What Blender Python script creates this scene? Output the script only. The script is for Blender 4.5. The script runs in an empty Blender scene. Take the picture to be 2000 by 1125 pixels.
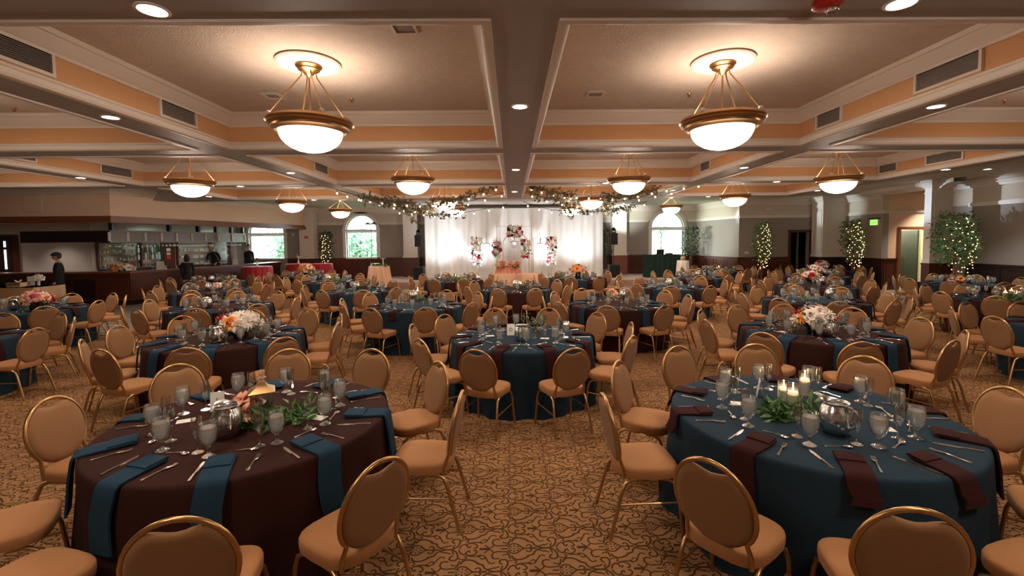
import bpy, math, random
from math import sin, cos, pi, radians as R, sqrt, atan2, hypot
from mathutils import Matrix, Vector
random.seed(7)
scene = bpy.context.scene
COL = scene.collection

# ------------------------------------------------------------------ camera
FPX, CX, CY = 885.0, 1012.7, 519.9
TILT, ROLL, YAW, CAMH = math.atan(.0541), -.0103, .0151, 2.01
cam_d = bpy.data.cameras.new('camera'); cam = bpy.data.objects.new('camera', cam_d); COL.objects.link(cam)
cam_d.sensor_width = 36; cam_d.lens = 36*FPX/2000
cam_d.shift_x = -(CX-1000)/2000; cam_d.shift_y = (CY-562.5)/2000
cam_d.clip_end = 300
cam.matrix_world = Matrix.Translation((0,0,CAMH)) @ Matrix.Rotation(-YAW,4,'Z') @ Matrix.Rotation(pi/2-TILT,4,'X') @ Matrix.Rotation(ROLL,4,'Z')
scene.camera = cam
def at(px, py, Y):
    """point at depth Y seen at a place of the photograph (2000x1125 frame)"""
    u=(px-CX)/FPX; v=-(py-CY)/FPX
    c,s=cos(ROLL),sin(ROLL); u,v=c*u-s*v,s*u+c*v
    cp,sp=cos(TILT),sin(TILT); x,y,z=u,cp+v*sp,-sp+v*cp
    c,s=cos(YAW),sin(YAW); x,y=c*x+s*y,-s*x+c*y
    t=Y/y
    return Vector((x*t,Y,z*t+CAMH))
def pix(x,y,z):
    c,s=cos(YAW),sin(YAW); x,y=c*x-s*y,s*x+c*y
    z=z-CAMH; cp,sp=cos(TILT),sin(TILT)
    D=cp*y-sp*z; V=sp*y+cp*z
    if D<.3: return (-9999,9999)
    u=x/D; v=V/D; c,s=cos(ROLL),sin(ROLL)
    u,v=c*u+s*v,-s*u+c*v
    return (CX+FPX*u, CY-FPX*v)

# ------------------------------------------------------------------ world, exposure
vs = scene.view_settings
vs.view_transform='Standard'; vs.look='None'; vs.gamma=1; vs.exposure=1.12; vs.use_curve_mapping=False
W = bpy.data.worlds.new('overcast_sky'); scene.world = W; W.use_nodes=True
bg = W.node_tree.nodes['Background']; bg.inputs[0].default_value=(.86,.95,1,1); bg.inputs[1].default_value=10.0
BOWL_E, BULB_W, DOWN_W = 18.0, 2.5, 54.0
WARM=(1,.77,.60)
def light(name, kind, loc, power, color=(1,1,1), size=.05, target=None, angle=60, blend=.5, parent=None):
    d=bpy.data.lights.new(name,kind); d.energy=power; d.color=color
    if kind in('POINT','SPOT'): d.shadow_soft_size=size
    if kind=='SPOT': d.spot_size=R(angle); d.spot_blend=blend
    o=bpy.data.objects.new(name,d); COL.objects.link(o); o.location=loc
    if target is not None:
        o.rotation_euler=(Vector(target)-Vector(loc)).to_track_quat('-Z','Y').to_euler()
    if parent: 
        o.parent=parent; o.location=Vector(loc)-parent.location
    return o

# ------------------------------------------------------------------ materials
MATS={}
class NT:
    """tiny helper: arithmetic on node sockets"""
    def __init__(s,nt): s.nt=nt
    def m(s,op,*a,clamp=False):
        n=s.nt.nodes.new('ShaderNodeMath'); n.operation=op; n.use_clamp=clamp
        for i,x in enumerate(a):
            if isinstance(x,(int,float)): n.inputs[i].default_value=x
            else: s.nt.links.new(x,n.inputs[i])
        return n.outputs[0]
    def mix(s,fac,a,b):
        n=s.nt.nodes.new('ShaderNodeMix'); n.data_type='RGBA'
        for sock,x in ((n.inputs[0],fac),(n.inputs[6],a),(n.inputs[7],b)):
            if isinstance(x,(int,float)): sock.default_value=x
            elif isinstance(x,tuple): sock.default_value=(*x,1) if len(x)==3 else x
            else: s.nt.links.new(x,sock)
        return n.outputs[2]
    def noise(s,scale,detail=2,vec=None):
        n=s.nt.nodes.new('ShaderNodeTexNoise'); n.inputs['Scale'].default_value=scale; n.inputs['Detail'].default_value=detail
        if vec is None: vec=s.coord()
        s.nt.links.new(vec,n.inputs['Vector']); return n.outputs['Fac']
    def coord(s,kind='Object'):
        n=s.nt.nodes.new('ShaderNodeTexCoord'); return n.outputs[kind]
    def pos(s):
        n=s.nt.nodes.new('ShaderNodeNewGeometry'); x=s.nt.nodes.new('ShaderNodeSeparateXYZ')
        s.nt.links.new(n.outputs['Position'],x.inputs[0]); return x.outputs
def lin(r,g,b): 
    f=lambda c:((c/255+.055)/1.055)**2.4 if c>10 else c/255/12.92
    return (f(r),f(g),f(b))
def mat(name,col,rough=.6,metal=0,var=.0,scale=20,bump=0,bscale=80,emit=None,estr=0,spec=.5,sheen=0,trans=0):
    m=bpy.data.materials.new(name); m.use_nodes=True; nt=m.node_tree; b=nt.nodes['Principled BSDF']
    b.inputs['Base Color'].default_value=(*col,1); b.inputs['Roughness'].default_value=rough; b.inputs['Metallic'].default_value=metal
    b.inputs['Specular IOR Level'].default_value=spec
    if sheen: b.inputs['Sheen Weight'].default_value=sheen
    T=NT(nt)
    if var:
        f=T.noise(scale,3); c=T.mix(f,tuple(x*(1-var) for x in col),tuple(min(1,x*(1+var)) for x in col)); nt.links.new(c,b.inputs['Base Color'])
    if bump:
        h=T.noise(bscale,2); n=nt.nodes.new('ShaderNodeBump'); n.inputs['Strength'].default_value=bump; n.inputs['Distance'].default_value=.01
        nt.links.new(h,n.inputs['Height']); nt.links.new(n.outputs[0],b.inputs['Normal'])
    if emit: b.inputs['Emission Color'].default_value=(*emit,1); b.inputs['Emission Strength'].default_value=estr
    MATS[name]=m; return m
def glassmat(name,tint=(1,1,1),refl=.12,body=0,bodycol=(1,1,1)):
    m=bpy.data.materials.new(name); m.use_nodes=True; nt=m.node_tree; nt.nodes.remove(nt.nodes['Principled BSDF'])
    out=nt.nodes['Material Output']; tr=nt.nodes.new('ShaderNodeBsdfTransparent'); tr.inputs[0].default_value=(*tint,1)
    gl=nt.nodes.new('ShaderNodeBsdfGlossy'); gl.inputs['Roughness'].default_value=.06
    fr=nt.nodes.new('ShaderNodeLayerWeight'); fr.inputs[0].default_value=.35
    T=NT(nt); f=T.m('MULTIPLY_ADD',fr.outputs['Facing'],.75,refl,clamp=True)
    mx=nt.nodes.new('ShaderNodeMixShader'); nt.links.new(f,mx.inputs[0]); nt.links.new(tr.outputs[0],mx.inputs[1]); nt.links.new(gl.outputs[0],mx.inputs[2])
    last=mx.outputs[0]
    if body:
        df=nt.nodes.new('ShaderNodeBsdfDiffuse'); df.inputs[0].default_value=(*bodycol,1)
        tl=nt.nodes.new('ShaderNodeBsdfTranslucent'); tl.inputs[0].default_value=(*bodycol,1)
        a=nt.nodes.new('ShaderNodeMixShader'); a.inputs[0].default_value=.5; nt.links.new(df.outputs[0],a.inputs[1]); nt.links.new(tl.outputs[0],a.inputs[2])
        m2=nt.nodes.new('ShaderNodeMixShader'); m2.inputs[0].default_value=body; nt.links.new(last,m2.inputs[1]); nt.links.new(a.outputs[0],m2.inputs[2]); last=m2.outputs[0]
    nt.links.new(last,out.inputs[0]); MATS[name]=m; return m
def emitmat(name,col,s):
    m=bpy.data.materials.new(name); m.use_nodes=True; nt=m.node_tree; nt.nodes.remove(nt.nodes['Principled BSDF'])
    e=nt.nodes.new('ShaderNodeEmission'); e.inputs[0].default_value=(*col,1); e.inputs[1].default_value=s
    nt.links.new(e.outputs[0],nt.nodes['Material Output'].inputs[0]); MATS[name]=m; return m
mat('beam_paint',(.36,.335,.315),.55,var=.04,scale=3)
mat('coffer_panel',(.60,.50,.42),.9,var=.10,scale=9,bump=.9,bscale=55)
mat('coffer_side',(.66,.37,.18),.8,var=.05,scale=4)
mat('moulding',(.74,.67,.60),.42)
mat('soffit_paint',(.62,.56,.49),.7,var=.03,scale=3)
mat('bulkhead_paint',(.82,.60,.45),.8,var=.06,scale=2)
mat('peach_paint',(.82,.56,.38),.8,var=.04,scale=3)
mat('mahogany',(.085,.022,.012),.32,var=.35,scale=14)
mat('mahogany_light',(.20,.065,.03),.35,var=.3,scale=14)
mat('dark_wood',(.022,.010,.008),.35,var=.3,scale=14)
mat('grey_wood',(.26,.23,.215),.45,var=.15,scale=14)
mat('white_trim',(.78,.76,.72),.4)
mat('white_panel',(.62,.57,.53),.7)
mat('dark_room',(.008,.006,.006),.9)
mat('mint_paint',(.60,.70,.55),.8)
mat('stage_carpet',(.50,.44,.39),.95,var=.1,scale=60)
mat('stage_front',(.36,.20,.14),.8,var=.1,scale=8)
mat('grey_carpet',(.24,.215,.19),.95,var=.14,scale=40)
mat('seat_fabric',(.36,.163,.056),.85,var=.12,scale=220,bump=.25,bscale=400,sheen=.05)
mat('shaded_back_fabric',(.25,.122,.048),.85,var=.14,scale=220,bump=.25,bscale=400,sheen=.05)  # same cloth as the seat, darkened to carry the shade on chair backs
mat('gold_frame',(.50,.29,.12),.30,metal=.85)
mat('brown_cloth',(.033,.0115,.0095),.9,var=.12,scale=300,spec=.12)
mat('blue_cloth',(.0165,.034,.052),.9,var=.10,scale=300,spec=.12)
mat('blue_napkin',(.014,.040,.068),.9,var=.12,scale=300,spec=.12)
mat('wine_napkin',(.032,.009,.009),.9,var=.12,scale=300,spec=.12)
mat('steel',(.72,.72,.71),.20,metal=1)
mat('silver',(.75,.72,.68),.16,metal=1)
mat('card_paper',(.78,.75,.70),.8)
mat('ink',(.12,.11,.10),.8)
mat('black',(.010,.010,.011),.55)
mat('black_matte',(.008,.008,.009),.9)
mat('green_baize',(.004,.030,.020),.85)
mat('red_cloth',(.42,.012,.03),.7,var=.1,scale=8,sheen=.2)
mat('coral_cloth',(.72,.27,.17),.75,var=.08,scale=8)
mat('blush_cloth',(.72,.42,.28),.5,var=.15,scale=10,sheen=.3)
mat('gold_sequin',(.50,.30,.17),.45,metal=.4,var=.3,scale=160)
mat('drape_white',(.88,.88,.86),.85,var=.02,scale=5)
mat('leaf',(.085,.19,.055),.5,var=.4,scale=12)
mat('leaf_dark',(.018,.06,.02),.5,var=.4,scale=12)
mat('leaf_pale',(.20,.26,.16),.6,var=.3,scale=12)
mat('leaf_dry',(.19,.17,.10),.7,var=.3,scale=12)
mat('leaf_outside',(.34,.50,.38),.7,var=.5,scale=3)
mat('bark',(.16,.09,.05),.9,var=.3,scale=20)
mat('rose_peach',(.80,.42,.28),.7,var=.12,scale=30)
mat('rose_white',(.82,.74,.66),.7,var=.08,scale=30)
mat('rose_red',(.50,.03,.03),.7,var=.2,scale=30)
mat('rose_orange',(.85,.32,.05),.7,var=.15,scale=30)
mat('rose_pink',(.70,.25,.27),.7,var=.2,scale=30)
mat('rose_navy',(.02,.03,.06),.7)
mat('wax',(.85,.75,.66),.5,emit=(1,.55,.3),estr=.25)
mat('skin',(.46,.26,.18),.55)
mat('hair',(.02,.014,.01),.6)
mat('suit',(.008,.008,.010),.75)
mat('shirt',(.75,.72,.68),.7)
mat('red_enamel',(.50,.02,.02),.35)
mat('red_sign',(.62,.05,.04),.5)
mat('glass_dark',(.02,.03,.025),.1)
mat('bottle_green',(.02,.07,.03),.08)
mat('bottle_amber',(.12,.05,.015),.08)
mat('bottle_clear',(.45,.5,.48),.08)
mat('house_white',(.75,.77,.76),.8)
mat('lawn',(.10,.20,.05),.95,var=.3,scale=2)
mat('brass',(.42,.25,.11),.32,metal=.9)
mat('vent_dark',(.05,.045,.04),.8)
mat('pot',(.30,.26,.22),.7)
mat('water_ice',(.62,.64,.62),.3)
glassmat('glass',(.97,.98,.97),.10)
glassmat('pane',(.95,.98,.97),.03)
glassmat('water',(.92,.95,.94),.14,.30,(.95,.96,.95))
glassmat('mirror_glass',(.6,.7,.66),.35)
m=emitmat('bowl_glow',(1,.80,.64),BOWL_E)   # frosted glass: the outer face glows, the inner face is dimmer
_T=NT(m.node_tree); _g=m.node_tree.nodes.new('ShaderNodeNewGeometry'); m.node_tree.links.new(_T.m('MULTIPLY_ADD',_g.outputs['Backfacing'],-BOWL_E*.5,BOWL_E),[n for n in m.node_tree.nodes if n.type=='EMISSION'][0].inputs[1])
emitmat('lamp_lens',(1,.88,.72),22)
emitmat('cool_lens',(.85,.95,1),14)
emitmat('bulb_glow',(1,.70,.40),9)
emitmat('fairy_glow',(1,.55,.22),5)
emitmat('flame',(1,.58,.2),30)
emitmat('exit_glow',(.30,1,.12),.9)
emitmat('strip_glow',(.85,.92,1),1.6)
emitmat('screen_glow',(.7,.85,1),1.2)

# wall paint: taupe wallcovering up to the picture rail, cream paint above it
m=bpy.data.materials.new('wall_paint'); m.use_nodes=True; T=NT(m.node_tree); b=m.node_tree.nodes['Principled BSDF']; b.inputs['Roughness'].default_value=.85
z=T.pos()[2]; f=T.m('GREATER_THAN',z,3.0); n=T.noise(30,3)
lo=T.mix(n,(.30,.262,.232),(.36,.315,.285)); hi=T.mix(n,(.62,.54,.44),(.66,.58,.48))
m.node_tree.links.new(T.mix(f,lo,hi),b.inputs['Base Color']); MATS['wall_paint']=m

# carpet: staggered lattice of teardrop medallions and scrolls; plain grey broadloom in the aisles along bar, stage and right wall
CARPET={}
for _l in ".0034,-.0766,.0651,-.0646,.0537;.0034,-.0646,.0537,-.0463,.0594;.0036,-.2148,.0596,-.2387,.0633;.0036,-.194,.0688,-.2148,.0596;.0036,-.19,.0753,-.1928,.0906;.0036,-.1802,.095,-.194,.0688;.0036,-.0365,.1173,-.015,.1084;.0036,-.015,.1084,.0034,.1128;.0036,.0034,.1128,.0125,.1285;.0036,.0125,.1285,-.002,.1376;.0036,.1052,.1454,.0813,.1417;.0036,.1144,.1089,.102,.1188;.0036,.1272,.1144,.1144,.1089;.0036,.13,.1297,.1272,.1144;.0036,.1398,.11,.126,.1362;.0036,.1501,.0877,.1398,.11;.0036,.1618,.0708,.1501,.0877;.0036,.1771,.0674,.1618,.0708;.0036,.1916,.0765,.1771,.0674;.0038,-.1956,.0352,-.184,.0224;.0038,-.184,-.0224,-.1663,-.0047;.0038,-.184,.0224,-.1663,.0047;.0038,-.1663,-.0047,-.1484,-.0189;.0038,-.1663,.0047,-.1484,.0189;.0038,-.1484,.0189,-.1374,.0364;.004,-.1374,.0364,-.1116,.0271;.004,-.1116,.0271,-.0809,.0294;.004,-.0809,.0294,-.054,.0306;.004,-.054,.0306,-.0379,.0554;.004,-.0379,.0554,-.0304,.095;.0042,-.3108,.0224,-.2987,.0154;.0042,-.2987,.0154,-.2927,.0271;.0042,-.2568,-.0089,-.2662,-.013;.0042,-.2568,.0089,-.2662,.013;.0042,-.2559,.0479,-.2461,.0247;.0042,-.2461,-.0247,-.2568,-.0089;.0042,-.2461,.0247,-.2568,.0089;.0042,-.1481,.0583,-.1433,.0866;.0042,-.1433,.0866,-.125,.0955;.0042,-.1374,.0364,-.1481,.0583;.0042,-.125,.0955,-.1026,.0911;.0042,-.0449,.1961,-.0324,.168;.0042,-.0426,.0177,-.033,.0352;.0042,-.033,.0352,-.0177,.0456;.0042,-.0324,.168,-.0119,.1542;.0042,-.0177,.0456,-.0006,.0479;.0042,-.0119,.1542,.0041,.1669;.0042,-.0006,.0479,.0186,.0399;.0042,.0041,.1669,.0092,.1826;.0042,.0092,.1826,.0213,.1896;.0042,.0108,.1479,.0383,.1456;.0042,.0186,.0399,.0382,.0189;.0042,.0213,.1896,.0273,.1779;.0042,.0241,.1427,.0054,.1551;.0042,.0382,-.0189,.058,-.0018;.0042,.0382,.0189,.058,.0018;.0042,.0383,.1456,.0641,.1571;.0042,.0501,.1373,.0241,.1427;.0042,.058,-.0018,.0987,0;.0042,.058,.0018,.0987,0;.0042,.0641,.1571,.0739,.1803;.0042,.0815,.1389,.0501,.1373;.0042,.0895,.0341,.0765,.0247;.0042,.0987,0,.1097,-.013;.0042,.0987,0,.1097,.013;.0042,.1039,.0294,.0895,.0341;.0042,.1097,.013,.1039,.0294;.0042,.2751,-.0089,.2876,-.037;.0042,.2751,.0089,.2876,.037;.0046,-.0984,.1173,-.0931,.1353;.0046,-.0931,.1353,-.0819,.1422;.0046,-.0855,.1028,-.0984,.1173;.0046,-.0593,.1028,-.0855,.1028;.0046,-.0576,.1768,-.0457,.1439;.0046,-.0457,.1184,-.0593,.1028;.0046,-.0457,.1439,-.0457,.1184;.0046,.121,.0554,.1299,.0306;.0046,.1299,-.0306,.1582,-.0089;.0046,.1299,.0306,.1582,.0089;.0046,.1582,-.0089,.1975,.0012;.0046,.1582,.0089,.1975,-.0012;.0046,.1975,-.0012,.2358,.0042;.0046,.1975,.0012,.2358,-.0042;.0046,.2358,-.0042,.2624,-.0282;.0046,.2358,.0042,.2624,.0282;.0046,.2624,.0282,.2743,.0611;.005,-.0198,.0725,-.0105,.0933;.005,-.0105,.0933,.0136,.1061;.005,.0136,.1061,.0436,.1033;.005,.0436,.1033,.0703,.0894;.005,.0703,.0894,.0918,.0697;.005,.0918,.0697,.121,.0554;.004,-.0866,.1863,-.0774,.1625;.004,.0789,.0837,.0854,.0669;.004,.1964,.0276,.2201,.0405;.004,.2334,.0187,.2426,.0425;.0044,-.0847,0,-.0547,0;.0044,.1554,.0178,.1934,.0317;.0048,-.2295,.0741,-.223,.0573;.0048,.0905,.1309,.097,.1477;.0048,.1151,-.0018,.1421,-.0018;.0048,.1151,.0018,.1421,.0018;.006,-.2243,-.0036,-.1703,-.0036;.006,-.2243,.0036,-.1703,.0036".split(';'):
    _w,*_r=map(float,_l.split(',')); CARPET.setdefault(_w,[]).append(_r)
def make_carpet():
    m=bpy.data.materials.new('carpet'); m.use_nodes=True; nt=m.node_tree; T=NT(nt); M=T.m; b=nt.nodes['Principled BSDF']
    b.inputs['Roughness'].default_value=.95; b.inputs['Specular IOR Level'].default_value=.1
    P=T.pos(); A,B=.64,.41
    p=M('SUBTRACT',M('FLOORED_MODULO',P[0],A),A/2); q=M('SUBTRACT',M('FLOORED_MODULO',P[1],B),B/2)
    ap,aq=M('ABSOLUTE',p),M('ABSOLUTE',q)
    out=M('GREATER_THAN',M('ADD',M('DIVIDE',ap,A/2),M('DIVIDE',aq,B/2)),1.0)
    p=M('SUBTRACT',p,M('MULTIPLY',out,M('MULTIPLY',M('SIGN',p),A/2)))
    q=M('ABSOLUTE',M('SUBTRACT',q,M('MULTIPLY',out,M('MULTIPLY',M('SIGN',q),B/2))))
    cv=nt.nodes.new('ShaderNodeCombineXYZ'); nt.links.new(p,cv.inputs[0]); nt.links.new(q,cv.inputs[1]); pv=cv.outputs[0]
    def VM(op,a,b_=None,sc=None):
        n=nt.nodes.new('ShaderNodeVectorMath'); n.operation=op
        for i,x in enumerate((a,b_)):
            if x is None: continue
            if isinstance(x,tuple): n.inputs[i].default_value=x
            else: nt.links.new(x,n.inputs[i])
        if sc is not None: nt.links.new(sc,n.inputs['Scale'])
        return n.outputs['Value'] if op in('DOT_PRODUCT','DISTANCE') else n.outputs[0]
    sd=None; cnt=0
    for w,group in CARPET.items():
        g=None
        for (ax,ay,bx,by) in group:
            cnt+=1
            if cnt%6==0:   # chain the chunks so that few values are alive at once
                last=g if g is not None else sd
                cv=nt.nodes.new('ShaderNodeCombineXYZ'); nt.links.new(M('MULTIPLY_ADD',last,1e-7,p),cv.inputs[0]); nt.links.new(q,cv.inputs[1]); pv=cv.outputs[0]
            dx,dy=bx-ax,by-ay; L=dx*dx+dy*dy+1e-9
            d=VM('SUBTRACT',pv,(ax,ay,0)); h=M('ADD',VM('DOT_PRODUCT',d,(dx/L,dy/L,0)),0.0,clamp=True)
            ds=VM('DISTANCE',d,VM('SCALE',(dx,dy,0),None,h)); g=ds if g is None else M('MINIMUM',g,ds)
        g=M('SUBTRACT',g,w*1.25); sd=g if sd is None else M('MINIMUM',sd,g)
    def add(d):
        nonlocal sd
        sd=M('MINIMUM',sd,d)
    pe=M('MULTIPLY',M('ADD',p,.004),.8); r0=M('SQRT',M('ADD',M('MULTIPLY',pe,pe),M('MULTIPLY',q,q))); an=M('ARCTAN2',q,pe)
    add(M('MAXIMUM',M('SUBTRACT',M('ABSOLUTE',M('SUBTRACT',r0,.024)),.009),M('MULTIPLY',M('SUBTRACT',.35,M('COSINE',M('MULTIPLY',an,8))),.012))); add(M('SUBTRACT',r0,.005))
    line=M('SUBTRACT',1.0,M('DIVIDE',M('ADD',sd,.0012),.003),clamp=True)
    n=T.noise(9,2); base=T.mix(n,(.275,.142,.062),(.365,.198,.094)); col=T.mix(line,base,(.060,.024,.005))
    n2=T.noise(260,2); col=T.mix(M('MULTIPLY',n2,.35),col,(.10,.06,.03))
    # plain grey aisle carpet
    w=T.noise(1.2,1)
    x,y=P[0],P[1]
    left=M('LESS_THAN',M('ADD',x,M('MULTIPLY',M('SUBTRACT',y,10.0),.28)),-10.6)
    left=M('MULTIPLY',M('GREATER_THAN',y,10.3),M('LESS_THAN',M('ADD',x,M('MULTIPLY',M('MAXIMUM',M('SUBTRACT',16.0,y),0.0),-.62)),-9.35))
    far=M('GREATER_THAN',y,17.2); right=M('GREATER_THAN',x,12.9)
    g=M('MAXIMUM',M('MAXIMUM',left,far),right)
    g3=T.noise(45,3); grey=T.mix(g3,(.21,.19,.165),(.29,.26,.23))
    nt.links.new(T.mix(g,col,grey),b.inputs['Base Color'])
    MATS['carpet']=m
make_carpet()

# ------------------------------------------------------------------ mesh building
class MB:
    def __init__(s): s.v=[]; s.f=[]; s.mi=[]; s.cur=0
    def add(s,vs,fs):
        k=len(s.v); s.v+= [tuple(x) for x in vs]
        for f in fs: s.f.append(tuple(i+k for i in f)); s.mi.append(s.cur)
        return s
    def box(s,x0,x1,y0,y1,z0,z1):
        if x0>x1:x0,x1=x1,x0
        if y0>y1:y0,y1=y1,y0
        if z0>z1:z0,z1=z1,z0
        return s.add([(x0,y0,z0),(x1,y0,z0),(x1,y1,z0),(x0,y1,z0),(x0,y0,z1),(x1,y0,z1),(x1,y1,z1),(x0,y1,z1)],
              [(0,3,2,1),(4,5,6,7),(0,1,5,4),(1,2,6,5),(2,3,7,6),(3,0,4,7)])
    def seg(s,a,b,t,z0,z1,off=0):
        """upright slab from plan point a to b, thickness t to the left of a>b, shifted by off"""
        a=Vector(a);b=Vector(b);d=(b-a).normalized();n=Vector((-d.y,d.x))
        q=[a+n*off,b+n*off,b+n*(off+t),a+n*(off+t)]
        return s.prism([(p.x,p.y) for p in q],z0,z1)
    def prism(s,poly,z0,z1):
        ar=sum(poly[i][0]*poly[(i+1)%len(poly)][1]-poly[(i+1)%len(poly)][0]*poly[i][1] for i in range(len(poly)))
        if ar<0: poly=poly[::-1]
        n=len(poly)
        return s.add([(x,y,z0) for x,y in poly]+[(x,y,z1) for x,y in poly],
            [tuple(range(n-1,-1,-1)),tuple(range(n,2*n))]+[(i,(i+1)%n,n+(i+1)%n,n+i) for i in range(n)])
    def lathe(s,prof,n=16,c=(0,0,0),M=None,cap=True):
        vs=[];fs=[]
        for r,z in prof:
            for i in range(n):
                a=2*pi*i/n; vs.append(Vector((c[0]+r*cos(a),c[1]+r*sin(a),c[2]+z)))
        for j in range(len(prof)-1):
            for i in range(n):
                k=(i+1)%n; fs.append((j*n+i,j*n+k,(j+1)*n+k,(j+1)*n+i))
        if cap and prof[0][0]>1e-4: fs.append(tuple(range(n-1,-1,-1)))
        if cap and prof[-1][0]>1e-4: fs.append(tuple(range((len(prof)-1)*n,len(prof)*n)))
        if M is not None: vs=[M@v for v in vs]
        return s.add(vs,fs)
    def tube(s,path,r,n=6,closed=False):
        path=[Vector(p) for p in path]; m=len(path); vs=[];fs=[]; up=None
        rr=r if isinstance(r,(list,tuple)) else [r]*m
        for i,p in enumerate(path):
            if closed: d=path[(i+1)%m]-path[i-1]
            else: d=path[min(i+1,m-1)]-path[max(i-1,0)]
            d.normalize()
            if up is None: up=Vector((0,0,1)) if abs(d.z)<.9 else Vector((1,0,0))
            a=d.cross(up); 
            if a.length<1e-5: a=d.cross(Vector((0,1,.3)))
            a.normalize(); b=a.cross(d); up=b
            for k in range(n):
                t=2*pi*k/n+pi/n; vs.append(p+(a*cos(t)+b*sin(t))*rr[i])
        for i in range(m if closed else m-1):
            j=(i+1)%m
            for k in range(n):
                l=(k+1)%n; fs.append((i*n+k,i*n+l,j*n+l,j*n+k))
        if not closed: fs+= [tuple(range(n-1,-1,-1)),tuple(range((m-1)*n,m*n))]
        return s.add(vs,fs)
    def ball(s,c,r,nu=10,nv=6):
        if isinstance(r,(int,float)): r=(r,r,r)
        vs=[(c[0],c[1],c[2]-r[2])];fs=[]
        for j in range(1,nv):
            t=pi*j/nv-pi/2
            for i in range(nu):
                a=2*pi*i/nu; vs.append((c[0]+r[0]*cos(t)*cos(a),c[1]+r[1]*cos(t)*sin(a),c[2]+r[2]*sin(t)))
        vs.append((c[0],c[1],c[2]+r[2])); L=len(vs)-1
        for i in range(nu):
            k=(i+1)%nu; fs.append((0,1+k,1+i)); fs.append((L,L-nu+i,L-nu+k))
            for j in range(nv-2): fs.append((1+j*nu+i,1+j*nu+k,1+(j+1)*nu+k,1+(j+1)*nu+i))
        return s.add(vs,fs)
    def rings(s,rings,cap0=True,cap1=True):
        n=len(rings[0]);vs=[p for r in rings for p in r];fs=[]
        for j in range(len(rings)-1):
            for i in range(n):
                k=(i+1)%n; fs.append((j*n+i,j*n+k,(j+1)*n+k,(j+1)*n+i))
        if cap0: fs.append(tuple(range(n-1,-1,-1)))
        if cap1: fs.append(tuple(range((len(rings)-1)*n,len(rings)*n)))
        return s.add(vs,fs)
    def sweep_rect(s,x0,x1,y0,y1,prof,closed=False):
        """profile of (inset, z) carried round a rectangle"""
        rs=[]
        for ins,z in prof:
            rs.append([(x0+ins,y0+ins,z),(x1-ins,y0+ins,z),(x1-ins,y1-ins,z),(x0+ins,y1-ins,z)])
        n=4;vs=[p for r in rs for p in r];fs=[];m=len(rs)
        for j in range(m if closed else m-1):
            l=(j+1)%m
            for i in range(4):
                k=(i+1)%4; fs.append((j*n+i,l*n+i,l*n+k,j*n+k))
        return s.add(vs,fs)
    def grid(s,fn,nu,nv):
        vs=[fn(i/nu,j/nv) for j in range(nv+1) for i in range(nu+1)]
        fs=[(j*(nu+1)+i,j*(nu+1)+i+1,(j+1)*(nu+1)+i+1,(j+1)*(nu+1)+i) for j in range(nv) for i in range(nu)]
        return s.add(vs,fs)
    def xf(s,M,start=0):
        s.v[start:]=[tuple(M@Vector(v)) for v in s.v[start:]]; return s
    def mesh(s,name,mats,angle=40,smooth=True):
        me=bpy.data.meshes.new(name); me.from_pydata(s.v,[],s.f)
        for m in (mats if isinstance(mats,(list,tuple)) else [mats]): me.materials.append(MATS[m])
        if any(s.mi): me.polygons.foreach_set('material_index',s.mi)
        if smooth:
            me.polygons.foreach_set('use_smooth',[True]*len(me.polygons)); me.set_sharp_from_angle(angle=R(angle))
        me.update(); return me
    def build(s,name,mats,parent=None,loc=None,rz=0,**k):
        return obj(name,s.mesh(name,mats,**k),parent,loc,rz)
def obj(name,me,parent=None,loc=None,rz=0):
    o=bpy.data.objects.new(name,me); COL.objects.link(o)
    if loc is not None: o.location=loc
    if rz: o.rotation_euler=(0,0,rz)
    if parent: o.parent=parent
    return o
def tag(o,label,cat,group=None,kind=None):
    o['label']=label; o['category']=cat
    if group: o['group']=group
    if kind: o['kind']=kind
    return o
def thing(name,label,cat,loc=(0,0,0),rz=0,group=None):
    return tag(obj(name,None,None,loc,rz),label,cat,group)
def struct(o): o['kind']='structure'; return o
def stuff(o): o['kind']='stuff'; return o
KIDS={}
def clone(src,loc,rz,label,group=None,scale=None):
    if src not in KIDS: KIDS[src]=[(c,list(c.children)) for c in src.children]
    r=src.copy(); COL.objects.link(r); r.location=loc; r.rotation_euler=(0,0,rz); r['label']=label
    if group: r['group']=group
    if scale: r.scale=(scale,)*3
    for ch,sub in KIDS[src]:
        c=ch.copy(); COL.objects.link(c); c.parent=r
        for g in sub:
            d=g.copy(); COL.objects.link(d); d.parent=c
    return r
class Proto:
    """first use places the original itself, later uses place copies"""
    def __init__(s,o): s.o=o; s.used=False; KIDS[o]=[(c,list(c.children)) for c in o.children]
    def put(s,loc,rz,label,group=None,scale=None):
        if s.used: return clone(s.o,loc,rz,label,group,scale)
        s.used=True; o=s.o; o.location=loc; o.rotation_euler=(0,0,rz); o['label']=label
        if group: o['group']=group
        if scale: o.scale=(scale,)*3
        return o
def seen(x,y,z,m=70):
    a,b=pix(x,y,z); return -m<a<2000+m and -m<b<1125+m*2.2

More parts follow.
